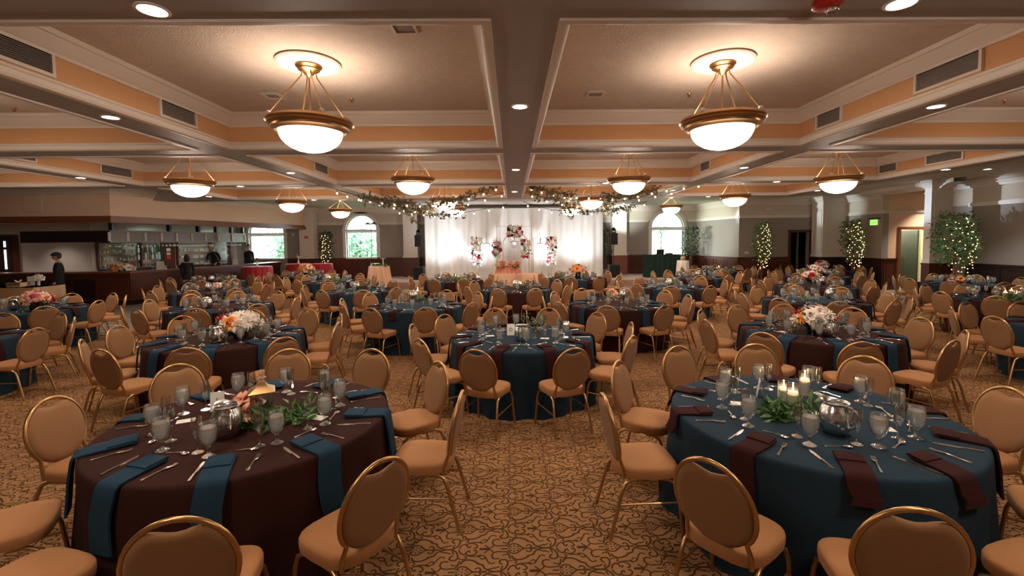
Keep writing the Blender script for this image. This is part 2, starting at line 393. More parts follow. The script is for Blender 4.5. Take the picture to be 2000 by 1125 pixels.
# ================================================================== the room
ZB, ZC, ZP = 3.5, 4.02, 3.8          # beam underside, coffer panel, flat ceiling round the edges
YFAR, XR = 23.3, 14.3
struct(MB().box(-22,19,-4.2,25,-.1,0).build('floor','carpet'))
BX=[-9.39,-4.64,.11,4.86,9.61]; BW=.28
BY=[-1.7,2.88,7.48,11.77,15.6]
ceil=struct(MB().box(-22,19,-4.2,25,4.12,4.3).build('ceiling','soffit_paint'))
MB().box(9.61+BW,19,-4.2,25,ZP,4.12).build('flat_ceiling','soffit_paint',ceil)
MB().box(-22,9.61+BW,15.6+BW,25,ZP,4.12).build('flat_ceiling','soffit_paint',ceil)
MB().box(-22,-9.39-BW,11.77+BW,15.6+BW,ZP,4.12).build('flat_ceiling','soffit_paint',ceil)
MB().box(-22,-14.2,-4.2,11.77+BW,ZB,4.12).build('flat_ceiling','soffit_paint',ceil)
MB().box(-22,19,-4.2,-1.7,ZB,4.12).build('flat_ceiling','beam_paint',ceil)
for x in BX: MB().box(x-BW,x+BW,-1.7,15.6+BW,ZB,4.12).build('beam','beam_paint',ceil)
xs=[-14.48]+BX
for j,y in enumerate(BY):
    for i in range(len(xs)-1):
        MB().box(xs[i]+BW,xs[i+1]-BW,y-BW,y+BW,ZB,4.12).build('beam','beam_paint',ceil)
for j in range(len(BY)-1):
    y0,y1=BY[j]+BW,BY[j+1]-BW
    for i in range(len(xs)-1):
        if i==0 and j==3: continue
        x0,x1=xs[i]+BW,xs[i+1]-BW
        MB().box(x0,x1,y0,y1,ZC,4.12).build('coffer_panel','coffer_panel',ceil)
        MB().sweep_rect(x0,x1,y0,y1,[(0.0,ZB+.06),(.012,ZB+.06),(.012,ZC-.12),(0,ZC-.12)]).build('coffer_side','coffer_side',ceil,smooth=False)
        MB().sweep_rect(x0,x1,y0,y1,[(.012,ZC-.20),(.04,ZC-.20),(.045,ZC-.17),(.06,ZC-.16),(.13,ZC-.05),(.15,ZC-.045),(.16,ZC-.01),(.16,ZC)]).build('crown_moulding','moulding',ceil,angle=25)
        MB().sweep_rect(x0,x1,y0,y1,[(-.05,ZB),(-.05,ZB-.018),(-.01,ZB-.022),(.02,ZB-.012),(.035,ZB+.01),(.035,ZB+.055),(.05,ZB+.065),(.05,ZB+.085),(.012,ZB+.10)]).build('edge_moulding','moulding',ceil,angle=25)

# ---- walls
def arch_wall(x0,x1,z0,z1,y,t,holes):
    """wall facing -y at depth y with arched openings (xa, xb, sill, spring)"""
    b=MB(); cur=x0
    for xa,xb,sill,spring in holes:
        b.box(cur,xa,y,y+t,z0,z1); b.box(xa,xb,y,y+t,z0,sill)
        r=(xb-xa)/2; c=(xa+xb)/2; n=20
        pts=[(c-r*cos(pi*i/n),spring+r*sin(pi*i/n)) for i in range(n+1)]
        for i in range(n):
            (a,za),(d,zd)=pts[i],pts[i+1]
            b.add([(a,y,za),(d,y,zd),(d,y,z1),(a,y,z1),(a,y+t,za),(d,y+t,zd),(d,y+t,z1),(a,y+t,z1)],[(0,1,2,3),(7,6,5,4),(0,4,5,1)])
        cur=xb
    b.box(cur,x1,y,y+t,z0,z1); return b
WIN=[(-13.35,-11.55,1.28,2.55),(-8.45,-6.85,1.28,2.68),(7.2,8.9,1.27,2.66)]
struct(arch_wall(-22,9.9,0,ZP,YFAR,.3,WIN).build('wall_far','wall_paint',smooth=False))
struct(MB().box(-22.2,-22,-4.2,25,0,4.1).build('wall_left','wall_paint'))
struct(MB().box(-22,19,-4.4,-4.2,0,4.1).build('wall_back','wall_paint'))
struct(MB().box(XR,XR+.25,-4.2,14.7,0,ZP).build('wall_right','wall_paint'))
struct(MB().box(XR,XR+.25,17.3,20.2,0,ZP).build('wall_right_return','wall_paint'))
# wall that faces the hall beside the stage, with a dark doorway
D2=(12.42,13.26,2.30)
b=MB(); b.box(10.1,D2[0],20.0,20.25,0,ZP); b.box(D2[1],XR,20.0,20.25,0,ZP); b.box(D2[0],D2[1],20.0,20.25,D2[2],ZP)
struct(b.build('wall_side_hall','wall_paint',smooth=False))
struct(MB().seg((10.1,20.0),(9.55,YFAR),-.2,0,ZP).build('wall_splay','wall_paint',smooth=False))
# alcove behind the right-hand column: peach wall with a door
D1=(15.02,15.95,2.32)
b=MB(); b.box(XR+.25,D1[0],17.3,17.5,0,ZP); b.box(D1[1],18.8,17.3,17.5,0,ZP); b.box(D1[0],D1[1],17.3,17.5,D1[2],ZP)
struct(b.build('wall_alcove','peach_paint',smooth=False))
struct(MB().box(18.8,19,-4.2,25,0,4.1).build('wall_outer_right','wall_paint'))
struct(MB().box(XR+.25,18.8,12.0,12.2,0,ZP).build('wall_alcove_near','peach_paint'))
# rooms behind the two doors
b=MB(); b.box(14.6,18.8,19.0,19.1,0,3); b.box(14.6,14.7,17.5,19,0,3); b.box(14.6,18.8,17.5,19,2.9,3.0); struct(b.build('wall_corridor','mint_paint',smooth=False))
light('corridor_light','POINT',(15.5,18.3,2.6),70,(.88,1,.84),.1)
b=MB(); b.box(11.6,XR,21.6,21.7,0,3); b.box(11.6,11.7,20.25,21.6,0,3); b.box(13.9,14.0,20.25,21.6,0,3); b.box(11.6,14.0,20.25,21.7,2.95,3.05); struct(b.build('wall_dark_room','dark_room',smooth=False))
# picture rail and crown along the walls
def rail(name,pts,z0,z1,t,m,off=0):
    b=MB()
    for a,c in zip(pts[:-1],pts[1:]):
        b.seg(a,c,-t,z0,z1,off); b.seg(a,c,-t*.6,z0-.02,z0,off); b.seg(a,c,-t*.6,z1,z1+.02,off)
    return struct(b.build(name,m,smooth=False))
k=1
def crown(pts):
    global k
    b=MB()
    for a,c in zip(pts[:-1],pts[1:]):
        for (t,za,zb) in ((.05,ZP-.28,ZP-.20),(.10,ZP-.20,ZP-.12),(.17,ZP-.12,ZP-.05),(.22,ZP-.05,ZP)): b.seg(a,c,-t,za,zb)
    struct(b.build('trim_%d'%k,'moulding',smooth=False)); k+=1
for pts in ([(-9.85,YFAR),(-8.62,YFAR)],[(-6.68,YFAR),(-4.4,YFAR)],[(4.4,YFAR),(7.03,YFAR)],[(9.07,YFAR),(9.55,YFAR),(10.1,20.0),(13.25,20.0)],[(XR,19.2),(XR,17.3)],[(XR,17.3),(18.6,17.3)],[(XR,14.0),(XR,2.0)]):
    rail('trim_%d'%k,pts,2.97,3.05,.045,'moulding'); k+=1
for pts in ([(-13.0,YFAR),(9.55,YFAR),(10.1,20.0),(XR,20.0),(XR,17.3)],[(XR,14.7),(XR,2.0)]): crown(pts)
# wainscot: dark panelling with cap and raised panels
def wainscot(a,c,z0,z1,m='mahogany',pw=.95):
    global k
    w=struct(MB().seg(a,c,-.05,z0,z1-.05).build('trim_%d'%k,m,smooth=False)); k+=1
    MB().seg(a,c,-.09,z1-.05,z1).build('cap_rail',m,w,smooth=False)
    MB().seg(a,c,-.065,z0,z0+.12).build('skirting',m,w,smooth=False)
    a=Vector(a);c=Vector(c);L=(c-a).length;n=max(1,round(L/pw));d=(c-a)/n
    for i in range(n):
        p,q=a+d*(i+.1),a+d*(i+.9)
        b=MB(); b.seg(p,q,-.065,z0+.2,z0+.23); b.seg(p,q,-.065,z1-.15,z1-.12); e=(q-p).normalized()*.03
        b.seg(p,p+e,-.065,z0+.2,z1-.12); b.seg(q-e,q,-.065,z0+.2,z1-.12)
        b.seg(p+e*3,q-e*3,-.06,z0+.29,z1-.21)
        b.build('panel',m,w,smooth=False)
wainscot((-11.4,YFAR),(-4.3,YFAR),0,1.27); wainscot((4.3,YFAR),(9.55,YFAR),.3,1.27); wainscot((9.55,YFAR),(10.1,20.0),0,1.22)
wainscot((10.1,20.0),(D2[0]-.12,20.0),0,1.22,'mahogany'); wainscot((D2[1]+.12,20.0),(XR,20.0),0,1.22,'dark_wood'); wainscot((XR,20.0),(XR,17.3),0,1.22,'dark_wood')
wainscot((XR,17.3),(D1[0]-.12,17.3),0,1.22,'mahogany'); wainscot((XR,14.0),(XR,3.0),0,1.2,'dark_wood')
# columns against the walls
def column(label,x0,x1,y0,y1,zb,base='mahogany',proud=.06):
    t=thing('column',label,'column',((x0+x1)/2,(y0+y1)/2,0),0,'panelled columns along the walls')
    ox,oy=(x0+x1)/2,(y0+y1)/2; hx,hy=(x1-x0)/2,(y1-y0)/2
    z0=.3 if abs(ox)<8 and oy>20 else 0
    MB().box(-hx,hx,-hy,hy,zb,ZP-.003).build('shaft','moulding',t)
    MB().box(-hx-.04,hx+.04,-hy-.04,hy+.001,z0+.002,zb).build('base',base,t)
    MB().box(-hx-.07,hx+.07,-hy-.07,hy+.001,zb-.05,zb).build('base_cap',base,t)
    b=MB()
    for w,za,zc in ((.03,zb,zb+.10),(.03,ZP-.42,ZP-.38),(.05,ZP-.22,ZP-.15),(.10,ZP-.15,ZP-.08),(.16,ZP-.08,ZP-.004)): b.box(-hx-w,hx+w,-hy-w,hy+.001,za,zc)
    b.build('capital','moulding',t,smooth=False)
    for px0,px1,side in ((-hx+.1,hx-.1,0),(-hy+.08,hy-.08,1)):
        if px1-px0<.12: continue
        b=MB(); za,zc=zb+.25,ZP-.55
        def bar(u0,u1,w0,w1):
            if side==0: b.box(u0,u1,-hy-.02,-hy,w0,w1)
            else: b.box(-hx-.02,-hx,u0,u1,w0,w1)
        bar(px0,px1,za,za+.025);bar(px0,px1,zc-.025,zc);bar(px0,px0+.025,za,zc);bar(px1-.025,px1,za,zc)
        b.build('panel_moulding','moulding',t,smooth=False)
    return t
column('white panelled column beside the bar window with small red sign',-10.55,-9.85,22.75,YFAR-.06,1.27)
column('white panelled column left of the white draped backdrop',-5.4,-4.7,22.75,YFAR-.06,1.27)
column('white panelled column right of the white draped backdrop',5.1,5.8,22.75,YFAR-.06,1.27,'mahogany_light')
column('grey-white column between the dark doorway and fire extinguisher',13.3,XR-.002,19.2,19.93,1.22,'dark_wood')
t=column('large bluish-white column with curved brackets by the alcove',13.12,13.8,14.02,14.26,1.2)
# curved brackets of the arch on that column
for sgn,oy in ((1,.11),(-1,-.11)):
    b=MB(); n=10; pts=[]
    for i in range(n+1):
        a=pi/2*i/n; pts.append((.55*(1-sin(a)),.45*(1-cos(a))))
    for q in range(n):
        (ua,za),(ub,zb_)=pts[q],pts[q+1]
        ya,yb=oy+sgn*ua,oy+sgn*ub; Z0=ZP-.55
        z1,z2=Z0+.40-za*.0+(za-.45)*0,0
        lo1,lo2=ZP-.12-za,ZP-.12-zb_
        b.add([(-.2,ya,lo1),(.2,ya,lo1),(.2,yb,lo2),(-.2,yb,lo2),(-.2,ya,ZP-.004),(.2,ya,ZP-.004),(.2,yb,ZP-.004),(-.2,yb,ZP-.004)],[(0,1,2,3),(4,7,6,5),(0,3,7,4),(1,5,6,2)])
    b.build('bracket','moulding',t,smooth=False)
b=MB(); b.box(13.4,XR+.25,14.5,17.3,ZP-.14,ZP-.002); struct(b.build('trim_90','moulding'))

# ---- doors
def casing(name,x0,x1,y,zt,m='mahogany_light'):
    d=struct(MB().box(x0-.11,x0,y-.04,y+.02,0,zt+.11).box(x1,x1+.11,y-.04,y+.02,0,zt+.11).box(x0,x1,y-.04,y+.02,zt,zt+.11).build(name,m))
    return d
d=casing('door_1',D1[0],D1[1],17.3,D1[2])
MB().box(D1[1]-.05,D1[1]-.005,17.52,18.3,.02,D1[2]-.02).build('door_leaf','dark_wood',d)
d=casing('door_2',D2[0],D2[1],20.0,D2[2],'mahogany')
MB().box(D2[1]-.34,D2[1]-.31,20.28,20.40,.02,D2[2]-.03).build('door_edge','grey_wood',d)

# ---- arched windows with fanlight bars
def window(n,xa,xb,sill,spring,y=None):
    y=YFAR if y is None else y; c=(xa+xb)/2; r=(xb-xa)/2
    b=MB(); N=24
    path=[(xa,y,sill)]+[(c-r*cos(pi*i/N),y,spring+r*sin(pi*i/N)) for i in range(N+1)]+[(xb,y,sill)]
    def band(path,wi,wo,y0,y1):
        P=[Vector((p[0],0,p[2])) for p in path]; rs=[]
        for i,p in enumerate(P):
            d=(P[min(i+1,len(P)-1)]-P[max(i-1,0)]).normalized(); nrm=Vector((-d.z,0,d.x))
            a=p+nrm*wo; q=p-nrm*wi
            rs.append([(q.x,y0,q.z),(a.x,y0,a.z),(a.x,y1,a.z),(q.x,y1,q.z)])
        b.rings(rs)
    band(path,.02,.13,y-.05,y+.002); band(path,.075,0,y+.08,y+.16)
    b.box(xa-.16,xb+.16,y-.07,y,spring-.04,spring+.03)
    w=struct(b.build('window_%d'%n,'white_trim'))
    MB().box(xa,xb,y+.07,y+.17,spring-.13,spring+.02).build('transom','white_trim',w)
    MB().box(xa,xb,y-.10,y+.17,sill-.06,sill+.02).build('sill','white_trim',w)
    b=MB()
    for a in (36,72,108,144): b.tube([(c,y+.12,spring),(c-cos(R(a))*(r-.04),y+.12,spring+sin(R(a))*(r-.04))],.013,4)
    b.tube([(c-r*.45*cos(pi*i/12),y+.12,spring+r*.45*sin(pi*i/12)) for i in range(13)],.013,4)
    b.build('fan_bars','white_trim',w)
    MB().box(xa+.07,xb-.07,y+.115,y+.12,sill+.02,spring-.13).build('pane','pane',w)
    b=MB(); vs=[(c,y+.118,spring+.02)]+[(c-(r-.07)*cos(pi*i/N),y+.118,spring+.02+(r-.09)*sin(pi*i/N)) for i in range(N+1)]
    b.add(vs,[(0,i,i+1) for i in range(1,N+1)]).build('fan_pane','pane',w)
for i,w in enumerate(WIN): window(i+1,*w)

# ---- outside: lawn, leafy shrubs and a white house beyond the right window
struct(MB().box(-40,40,25.2,60,-.4,-.3).build('ground_lawn','lawn'))
def leaves_mesh(name,m,n,fn,size,aspect=.45,seed=1,droop=.3):
    rnd=random.Random(seed); b=MB()
    for i in range(n):
        p=Vector(fn(rnd)); s=size*rnd.uniform(.6,1.3)
        d=Vector((rnd.gauss(0,1),rnd.gauss(0,1),rnd.gauss(0,1)-droop)).normalized()
        e=d.cross(Vector((rnd.gauss(0,1),rnd.gauss(0,1),rnd.gauss(0,1)))).normalized()*s*aspect*.5
        nn=d.cross(e).normalized()*s*.08
        b.add([p,p+d*s*.5+e+nn,p+d*s,p+d*s*.5-e+nn,p+d*s*.5-nn*.6],[(0,1,4),(1,2,4),(2,3,4),(3,0,4)])
    return b.mesh(name,m,smooth=False)
def ellip(rx,ry,rz,cz,shell=.55):
    def f(r):
        a=r.uniform(0,2*pi); u=r.uniform(-1,1); q=r.uniform(shell,1)
        s=sqrt(1-u*u); return (rx*q*s*cos(a),ry*q*s*sin(a),cz+rz*q*u)
    return f
for i,(x,y,rx,rz,cz,lab) in enumerate([(-12.9,27.2,1.7,2.0,1.4,'green leafy shrub outside the bar window'),(-11.2,31.5,1.9,2.6,2.2,'tall leafy shrub outside between bar window and arched window'),
        (-9.0,27.0,1.35,1.8,1.2,'green leafy shrub filling the left arched window'),(-7.4,30.3,1.7,2.8,2.4,'taller tree foliage seen high in the left arched window')]):
    t=thing('leafy_shrub',lab,'shrub',(x,y,-.3),0,'shrubs outside the windows')
    stuff(obj('foliage',leaves_mesh('foliage','leaf_outside',1500,ellip(rx,rx*.6,rz,cz+.5,.3),.32,.6,seed=i+3),t))
    MB().tube([(0,0,0),(.05,0,cz*.7),(0,0,cz+.6)],[.09,.07,.03],6).build('trunk','bark',t)
t=thing('white_house','white house wall with small dark window outside the right arched window','house',(9.8,30,-.3))
MB().box(-3.2,3.2,-.1,3,0,3.0).build('wall','house_white',t)
for dx in (-1.05,): 
    f=MB().box(dx-.5,dx+.5,-.16,-.1,.9,2.2).build('window','white_trim',t); MB().box(dx-.4,dx+.4,-.19,-.16,1.0,1.55).box(dx-.4,dx+.4,-.19,-.16,1.6,2.1).build('window_glass','pot',f)
MB().add([(-3.6,-.5,3.0),(3.6,-.5,3.0),(3.6,3.2,3.0),(-3.6,3.2,3.0),(-3.2,1.4,4.3),(3.2,1.4,4.3)],[(0,1,5,4),(2,3,4,5),(1,2,5),(3,0,4),(3,2,1,0)]).build('roof','house_white',t)
t=thing('leafy_tree','sparse leafy tree outside the upper right arched window','tree',(8.9,27,-.3))
stuff(obj('foliage',leaves_mesh('foliage','leaf_outside',260,ellip(.5,.4,1.3,3.1,.2),.2,.6,seed=31),t)); MB().tube([(0,0,0),(.05,0,2),(0,0,4)],[.05,.04,.02],6).build('trunk','bark',t)

# ---- stage platform
t=thing('stage_platform','low carpeted stage with brown front below white backdrop','stage',(0,0,0))
MB().box(-6.2,9.0,20.02,YFAR-.11,.26,.3).build('deck','stage_carpet',t)
MB().box(-6.2,9.0,20.0,YFAR-.11,0.001,.26).build('skirt','stage_front',t)

# ================================================================== ceiling fittings
def pendant(label,x,y,zr,top=ZC):
    t=thing('bowl_pendant',label,'ceiling lamp',(x,y,top),0,'bowl pendant lamps')
    d=zr-top; k=.46
    MB().lathe([(.0,-.001),(.33,-.001),(.34,-.02),(.32,-.035),(.28,-.035),(.27,-.028),(.16,-.03),(.15,-.036),(0,-.036)],36).build('ceiling_rose','moulding',t,angle=30)
    MB().lathe([(.135,-.036),(.14,-.05),(.11,-.075),(.115,-.085),(.06,-.115),(.05,-.13),(.025,-.15),(.0,-.17)],24).build('ceiling_cup','brass',t)
    MB().tube([(0,0,-.15),(0,0,d+.01)],.011,6).build('rod','brass',t)
    for i in range(4):
        a=R(38+90*i); c,s=cos(a),sin(a)
        MB().tube([(.07*c,.07*s,-.10),(.085*c,.085*s,-.16),(.405*c,.405*s,d+.09),(.415*c,.415*s,d+.04)],.008,5).build('rod','brass',t)
        MB().ball((.42*c,.42*s,d+.07),.028,8,6).build('finial','moulding',t)
    MB().lathe([(.40,d+.06),(.44,d+.05),(.46,d+.02),(.44,d+.005),(.445,d-.015),(.41,d-.035),(.405,d-.055),(.37,d-.07),(.355,d-.085),(.33,d-.085),(.33,d-.06),(.39,d+.04)],40,cap=False).build('rim','brass',t,angle=30)
    prof=[(.335*cos(pi/2*i/7),d-.07-.23*sin(pi/2*i/7)) for i in range(8)]; prof[-1]=(0,d-.30)
    MB().lathe(prof[::-1],24,cap=False).build('bowl','bowl_glow',t)
    l=light('lamp_bulb','POINT',(x,y,zr+.02),BULB_W,WARM,.10); l.parent=t; l.location=(0,0,d+.03)
rows=[(5.18,'nearest row',[(607,245,'left'),(1410,240,'right')]),
      (9.62,'second row',[(372,357,'far left'),(807,352,'centre left'),(1228,352,'centre right'),(1637,350,'far right')]),
      (13.7,'third row',[(570,395,'far left'),(868,391,'centre left, behind garland'),(1155,389,'centre right, behind garland'),(1435,384,'far right')]),
      (17.9,'furthest row',[(665,411,'far left'),(890,408,'centre left'),(1115,406,'centre right'),(1311,403,'far right')])]
for y,rn,ls in rows:
    for px,py,w in ls:
        q=at(px,py,y); pendant('frosted glass bowl pendant lamp, %s, %s'%(rn,w),q.x,y,q.z,ZC if y<16 else ZP)
q=at(3,362,9.62); pendant('frosted glass bowl pendant lamp cut off by the left picture edge',-11.55,9.62,q.z)
for x in (-7.0,7.2): pendant('frosted glass bowl pendant lamp outside the picture, %s side'%('left' if x<0 else 'right'),x,5.18,3.36)
for x in (-2.25,2.5): pendant('frosted glass bowl pendant lamp above and behind the viewer, %s'%('left' if x<0 else 'right'),x,.6,3.36)

def downlight(label,x,y,z=ZB,cool=False,p=1.0):
    t=thing('recessed_downlight',label,'ceiling light',(x,y,z),0,'recessed downlights in the beams')
    MB().lathe([(.075,-.001),(.098,-.001),(.10,-.008),(.08,-.012),(.074,-.004)],20,cap=False).build('trim_ring','white_trim',t)
    MB().lathe([(.0,-.003),(.074,-.003)],20).build('lens','cool_lens' if cool else 'lamp_lens',t)
    l=light('downlight_lamp','SPOT',(x,y,z-.03),DOWN_W*p,(1,.83,.68) if not cool else (.9,1,.98),.06,(x,y,0),100,.7); l.parent=t; l.location=(0,0,-.03)
for lab,x,y,c in [('top left of picture on the nearest cross beam',-2.25,2.98,0),('top right of picture on the nearest cross beam',2.49,2.92,0),('centre beam, nearest',.11,5.07,0),('centre beam, second',.11,9.45,0),
    ('centre beam, third',.11,13.6,0),('left long beam, nearest',-4.62,5.4,0),('right long beam, nearest',4.84,5.16,0),('outer left beam beside bar',-9.36,10.1,0),('left long beam, second',-4.6,9.65,0),
    ('outer left beam, far end',-9.3,14.2,0),('second cross beam, left',-6.9,11.77,0),('far cross beam, left',-6.7,15.6,0),('right long beam, second',4.84,9.42,0),('second cross beam, right',6.9,11.75,0),
    ('outer right beam',9.55,9.9,0),('second cross beam, right of centre',2.45,11.75,0),('right long beam, third',4.84,13.6,0),('outer right beam, far end',9.5,14.0,0),('far cross beam, right',6.8,15.62,0)]:
    downlight('small round recessed downlight, '+lab,x,y)
downlight('small round recessed downlight added to brighten the peach alcove',16.0,16.5,ZP,False,4.5)  # added fitting that brightens the alcove's peach wall
for i_,(x_,y_) in enumerate(((-17.4,16.9),(-14.7,17.6),(-13.6,20.4),(-19.6,16.8))): downlight('unseen recessed downlight added in the soffit over the bar, '+['left','corner','right','leftmost'][i_],x_,y_,2.95,False,.7)  # added out of sight behind the bulkhead to lift the bar's back wall
downlight('small round recessed downlight in flat ceiling near right wall',12.6,11.9,ZP,True,2.2)
downlight('small round recessed downlight in flat ceiling beside the alcove column',11.2,14.6,ZP,True,1.2)

def vent(label,x,y0,y1,z0,z1,side):
    t=thing('air_vent',label,'vent',(x,(y0+y1)/2,(z0+z1)/2),0,'air vents in the coffer sides')
    h,w=(z1-z0)/2,(y1-y0)/2; s=side
    b=MB()
    for (a,c,e,f) in ((-w-.03,w+.03,h,h+.03),(-w-.03,w+.03,-h-.03,-h),(-w-.03,-w,-h,h),(w,w+.03,-h,h)): b.box(s*.012,s*.04,a,c,e,f)
    b.build('frame','moulding',t,smooth=False)
    MB().box(s*.012,s*.016,-w,w,-h,h).build('recess','vent_dark' if 'dark' in label else 'pot',t)
    b=MB(); n=9
    for i in range(n):
        zz=-h+(i+.5)*2*h/n; b.add([(s*.018,-w,zz+.010),(s*.018,w,zz+.010),(s*.034,w,zz-.004),(s*.034,-w,zz-.004),(s*.018,-w,zz+.006),(s*.018,w,zz+.006),(s*.034,w,zz-.008),(s*.034,-w,zz-.008)],[(0,1,2,3),(7,6,5,4),(0,3,7,4),(1,5,6,2),(2,6,7,3)])
    stuff(b.build('louvers','grey_wood',t,smooth=False))
XL1,XR1=-4.64+BW,4.86-BW
for lab,x,y0,y1,s in [('large dark vent at top left picture corner',XL1,3.3,4.45,1),('louvred vent on left beam side, beside nearest left lamp',XL1,5.8,6.4,1),('large louvred vent on right beam side near top right corner',XR1,4.42,5.1,-1),
    ('small louvred vent on right beam side, beside nearest right lamp',XR1,6.28,6.75,-1),('louvred vent on outer left beam, second coffer row',-9.39+BW,10.3,11.1,1),('small vent on left beam, second coffer row',XL1,10.2,10.9,1),
    ('louvred vent on outer right beam, nearer',9.61-BW,9.3,10.1,-1),('small vent on outer right beam, farther',9.61-BW,10.9,11.4,-1),('small vent on right beam, second coffer row',XR1,10.4,10.9,-1),('dark vent on outer left beam near picture edge',-9.39+BW,8.2,8.9,1)]:
    vent(lab,x,y0,y1,3.64,3.82,s)
for lab,x,y in [('behind nearest left lamp',-2.2,6.46),('behind nearest right lamp',2.47,6.32),('in left outer coffer',-7.19,6.8),('in right outer coffer',7.3,6.7)]:
    t=thing('sprinkler_head','small bronze sprinkler head on coffer ceiling '+lab,'sprinkler',(x,y,ZC),0,'sprinkler heads')
    MB().lathe([(.0,-.001),(.035,-.001),(.03,-.012),(.012,-.014),(.012,-.04),(0,-.04)],12).build('escutcheon','brass',t)
    MB().lathe([(0,-.045),(.025,-.047),(.025,-.052),(0,-.053)],12).build('deflector','brass',t); MB().tube([(-.012,0,-.03),(-.018,0,-.042),(0,0,-.05),(.018,0,-.042),(.012,0,-.03)],.004,4).build('yoke','brass',t)
for lab,x,y in [('top centre, left coffer',-.98,4.35),('beside centre beam, right coffer',1.17,6.3),('left coffer, far side',-3.2,6.3)]:
    t=thing('ceiling_grille','small flat square grille in coffer ceiling, '+lab,'vent',(x,y,ZC),0,'square ceiling grilles')
    b=MB(); 
    for (a,c,e,f) in ((-.12,.12,.09,.12),(-.12,.12,-.12,-.09),(-.12,-.09,-.09,.09),(.09,.12,-.09,.09)): b.box(a,c,e,f,-.02,-.001)
    b.build('frame','soffit_paint',t,smooth=False)
    MB().box(-.09,.09,-.09,.09,-.006,-.001).build('grille','grey_wood',t)
t=thing('fire_alarm','red fire alarm strobe with clear lens on nearest cross beam','alarm',(2.0,2.9,ZB))
MB().lathe([(0,-.001),(.085,-.001),(.085,-.03),(.06,-.045),(0,-.045)],20).build('body','red_enamel',t); MB().lathe([(.035,-.045),(.035,-.075),(.02,-.095),(0,-.098)],14,(.02,-.02,0)).build('lens','glass',t)

# ================================================================== tables, chairs and place settings
TZ=.757; TR=.925
def superell(a,b,n,e): 
    return [(a*math.copysign(abs(cos(t))**(2/e),cos(t)),b*math.copysign(abs(sin(t))**(2/e),sin(t))) for t in (2*pi*i/n for i in range(n))]
def make_chair():
    """faces +y; origin on the floor under the seat"""
    t=thing('banquet_chair','tan oval-back banquet chair','chair',(0,0,0))
    o=superell(.215,.215,28,3.4); rs=[]
    for z,k in ((.398,.93),(.402,.985),(.425,1.0),(.455,1.0),(.468,.975),(.477,.88),(.483,.6)):
        rs.append([(x*k*(1.0+.06*(y/.215)),y*k+.01,z) for x,y in o])
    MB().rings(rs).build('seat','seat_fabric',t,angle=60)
    zc,a,bz=.685,.198,.222; tl=math.tan(R(11))
    def tilt(x,y,z): return (x,-.175+y-(z-.42)*tl,z)
    N=40; rs=[]
    for dy,k in ((-.020,.80),(-.019,.93),(-.008,1.0),(.006,1.0),(.021,.93),(.027,.78),(.029,.45)):
        ring=[]
        for i in range(N):
            th=2*pi*i/N; x=a*k*cos(th); z=zc+bz*k*math.copysign(abs(sin(th))**.92,sin(th))
            if sin(th)>0:
                w=max(0,1-(x/.125)**2); z-=.052*w*w*k*sin(th)
            ring.append(tilt(x,dy,z))
        rs.append(ring)
    rs=[r[::-1] for r in rs]
    MB().rings(rs).build('backrest','shaded_back_fabric',t,angle=60)
    path=[(-.165,-.165,.395),(-.168,-.172,.45)]
    for i in range(25):
        th=R(222)-R(264)*i/24
        path.append(tilt(.208*cos(th),0,zc+.232*sin(th)))
    path+=[(.168,-.172,.45),(.165,-.165,.395)]
    MB().tube(path,.0125,7).build('back_frame','gold_frame',t,angle=60)
    for sx in (-1,1):
        MB().tube([(sx*.222,.225,0),(sx*.205,.195,.30),(sx*.198,.175,.362),(sx*.19,.13,.388),(sx*.186,.06,.392)],.0125,7).build('leg','gold_frame',t,angle=60)
        MB().tube([(sx*.215,-.275,0),(sx*.195,-.195,.30),(sx*.188,-.165,.37),(sx*.185,-.12,.392),(sx*.184,.0,.392)],.0125,7).build('leg','gold_frame',t,angle=60)
        MB().tube([(sx*.211,-.205,.235),(sx*.208,.20,.235)],.007,6).build('stretcher','gold_frame',t)
    MB().tube([(-.19,-.12,.386),(.19,-.12,.386)],.008,6).tube([(-.19,.13,.386),(.19,.13,.386)],.008,6).build('seat_rail','gold_frame',t)
    return t
CHAIR=Proto(make_chair())
def cloth_mesh(m,seed):
    rnd=random.Random(seed); n=112; fr=[(rnd.randint(9,13),rnd.uniform(0,6.28),1.0),(rnd.randint(15,21),rnd.uniform(0,6.28),.6),(rnd.randint(4,6),rnd.uniform(0,6.28),.5)]
    prof=[(0,0),(.45,0),(.80,0),(.905,-.001),(.921,-.006),(.928,-.018),(.932,-.05),(.938,-.15),(.945,-.3),(.955,-.45),(.965,-.6),(.975,-.72),(.98,-TZ+.004)]
    rings=[]
    for r,dz in prof[1:]:
        t=max(0,-dz-.04)/(TZ-.04); ring=[]
        for i in range(n):
            th=2*pi*i/n; w=sum(a*cos(k*th+p) for k,p,a in fr)
            ring.append(((r+.055*t**.9*w*.55)*cos(th),(r+.055*t**.9*w*.55)*sin(th),TZ+dz))
        rings.append(ring)
    b=MB(); b.rings(rings,cap0=True,cap1=False); return b.mesh('tablecloth',m,angle=50)
CLOTH={(c,s):cloth_mesh(c,s) for c in ('brown_cloth','blue_cloth') for s in (1,2)}
TOPM=MB().lathe([(.0,.715),(.90,.715),(.905,.735),(.90,.752),(0,.752)],40).mesh('table_top','mahogany')
LEGM=MB().tube([(.45,0,.715),(.5,0,.4),(.55,0,.003)],.016,6).mesh('leg','steel')

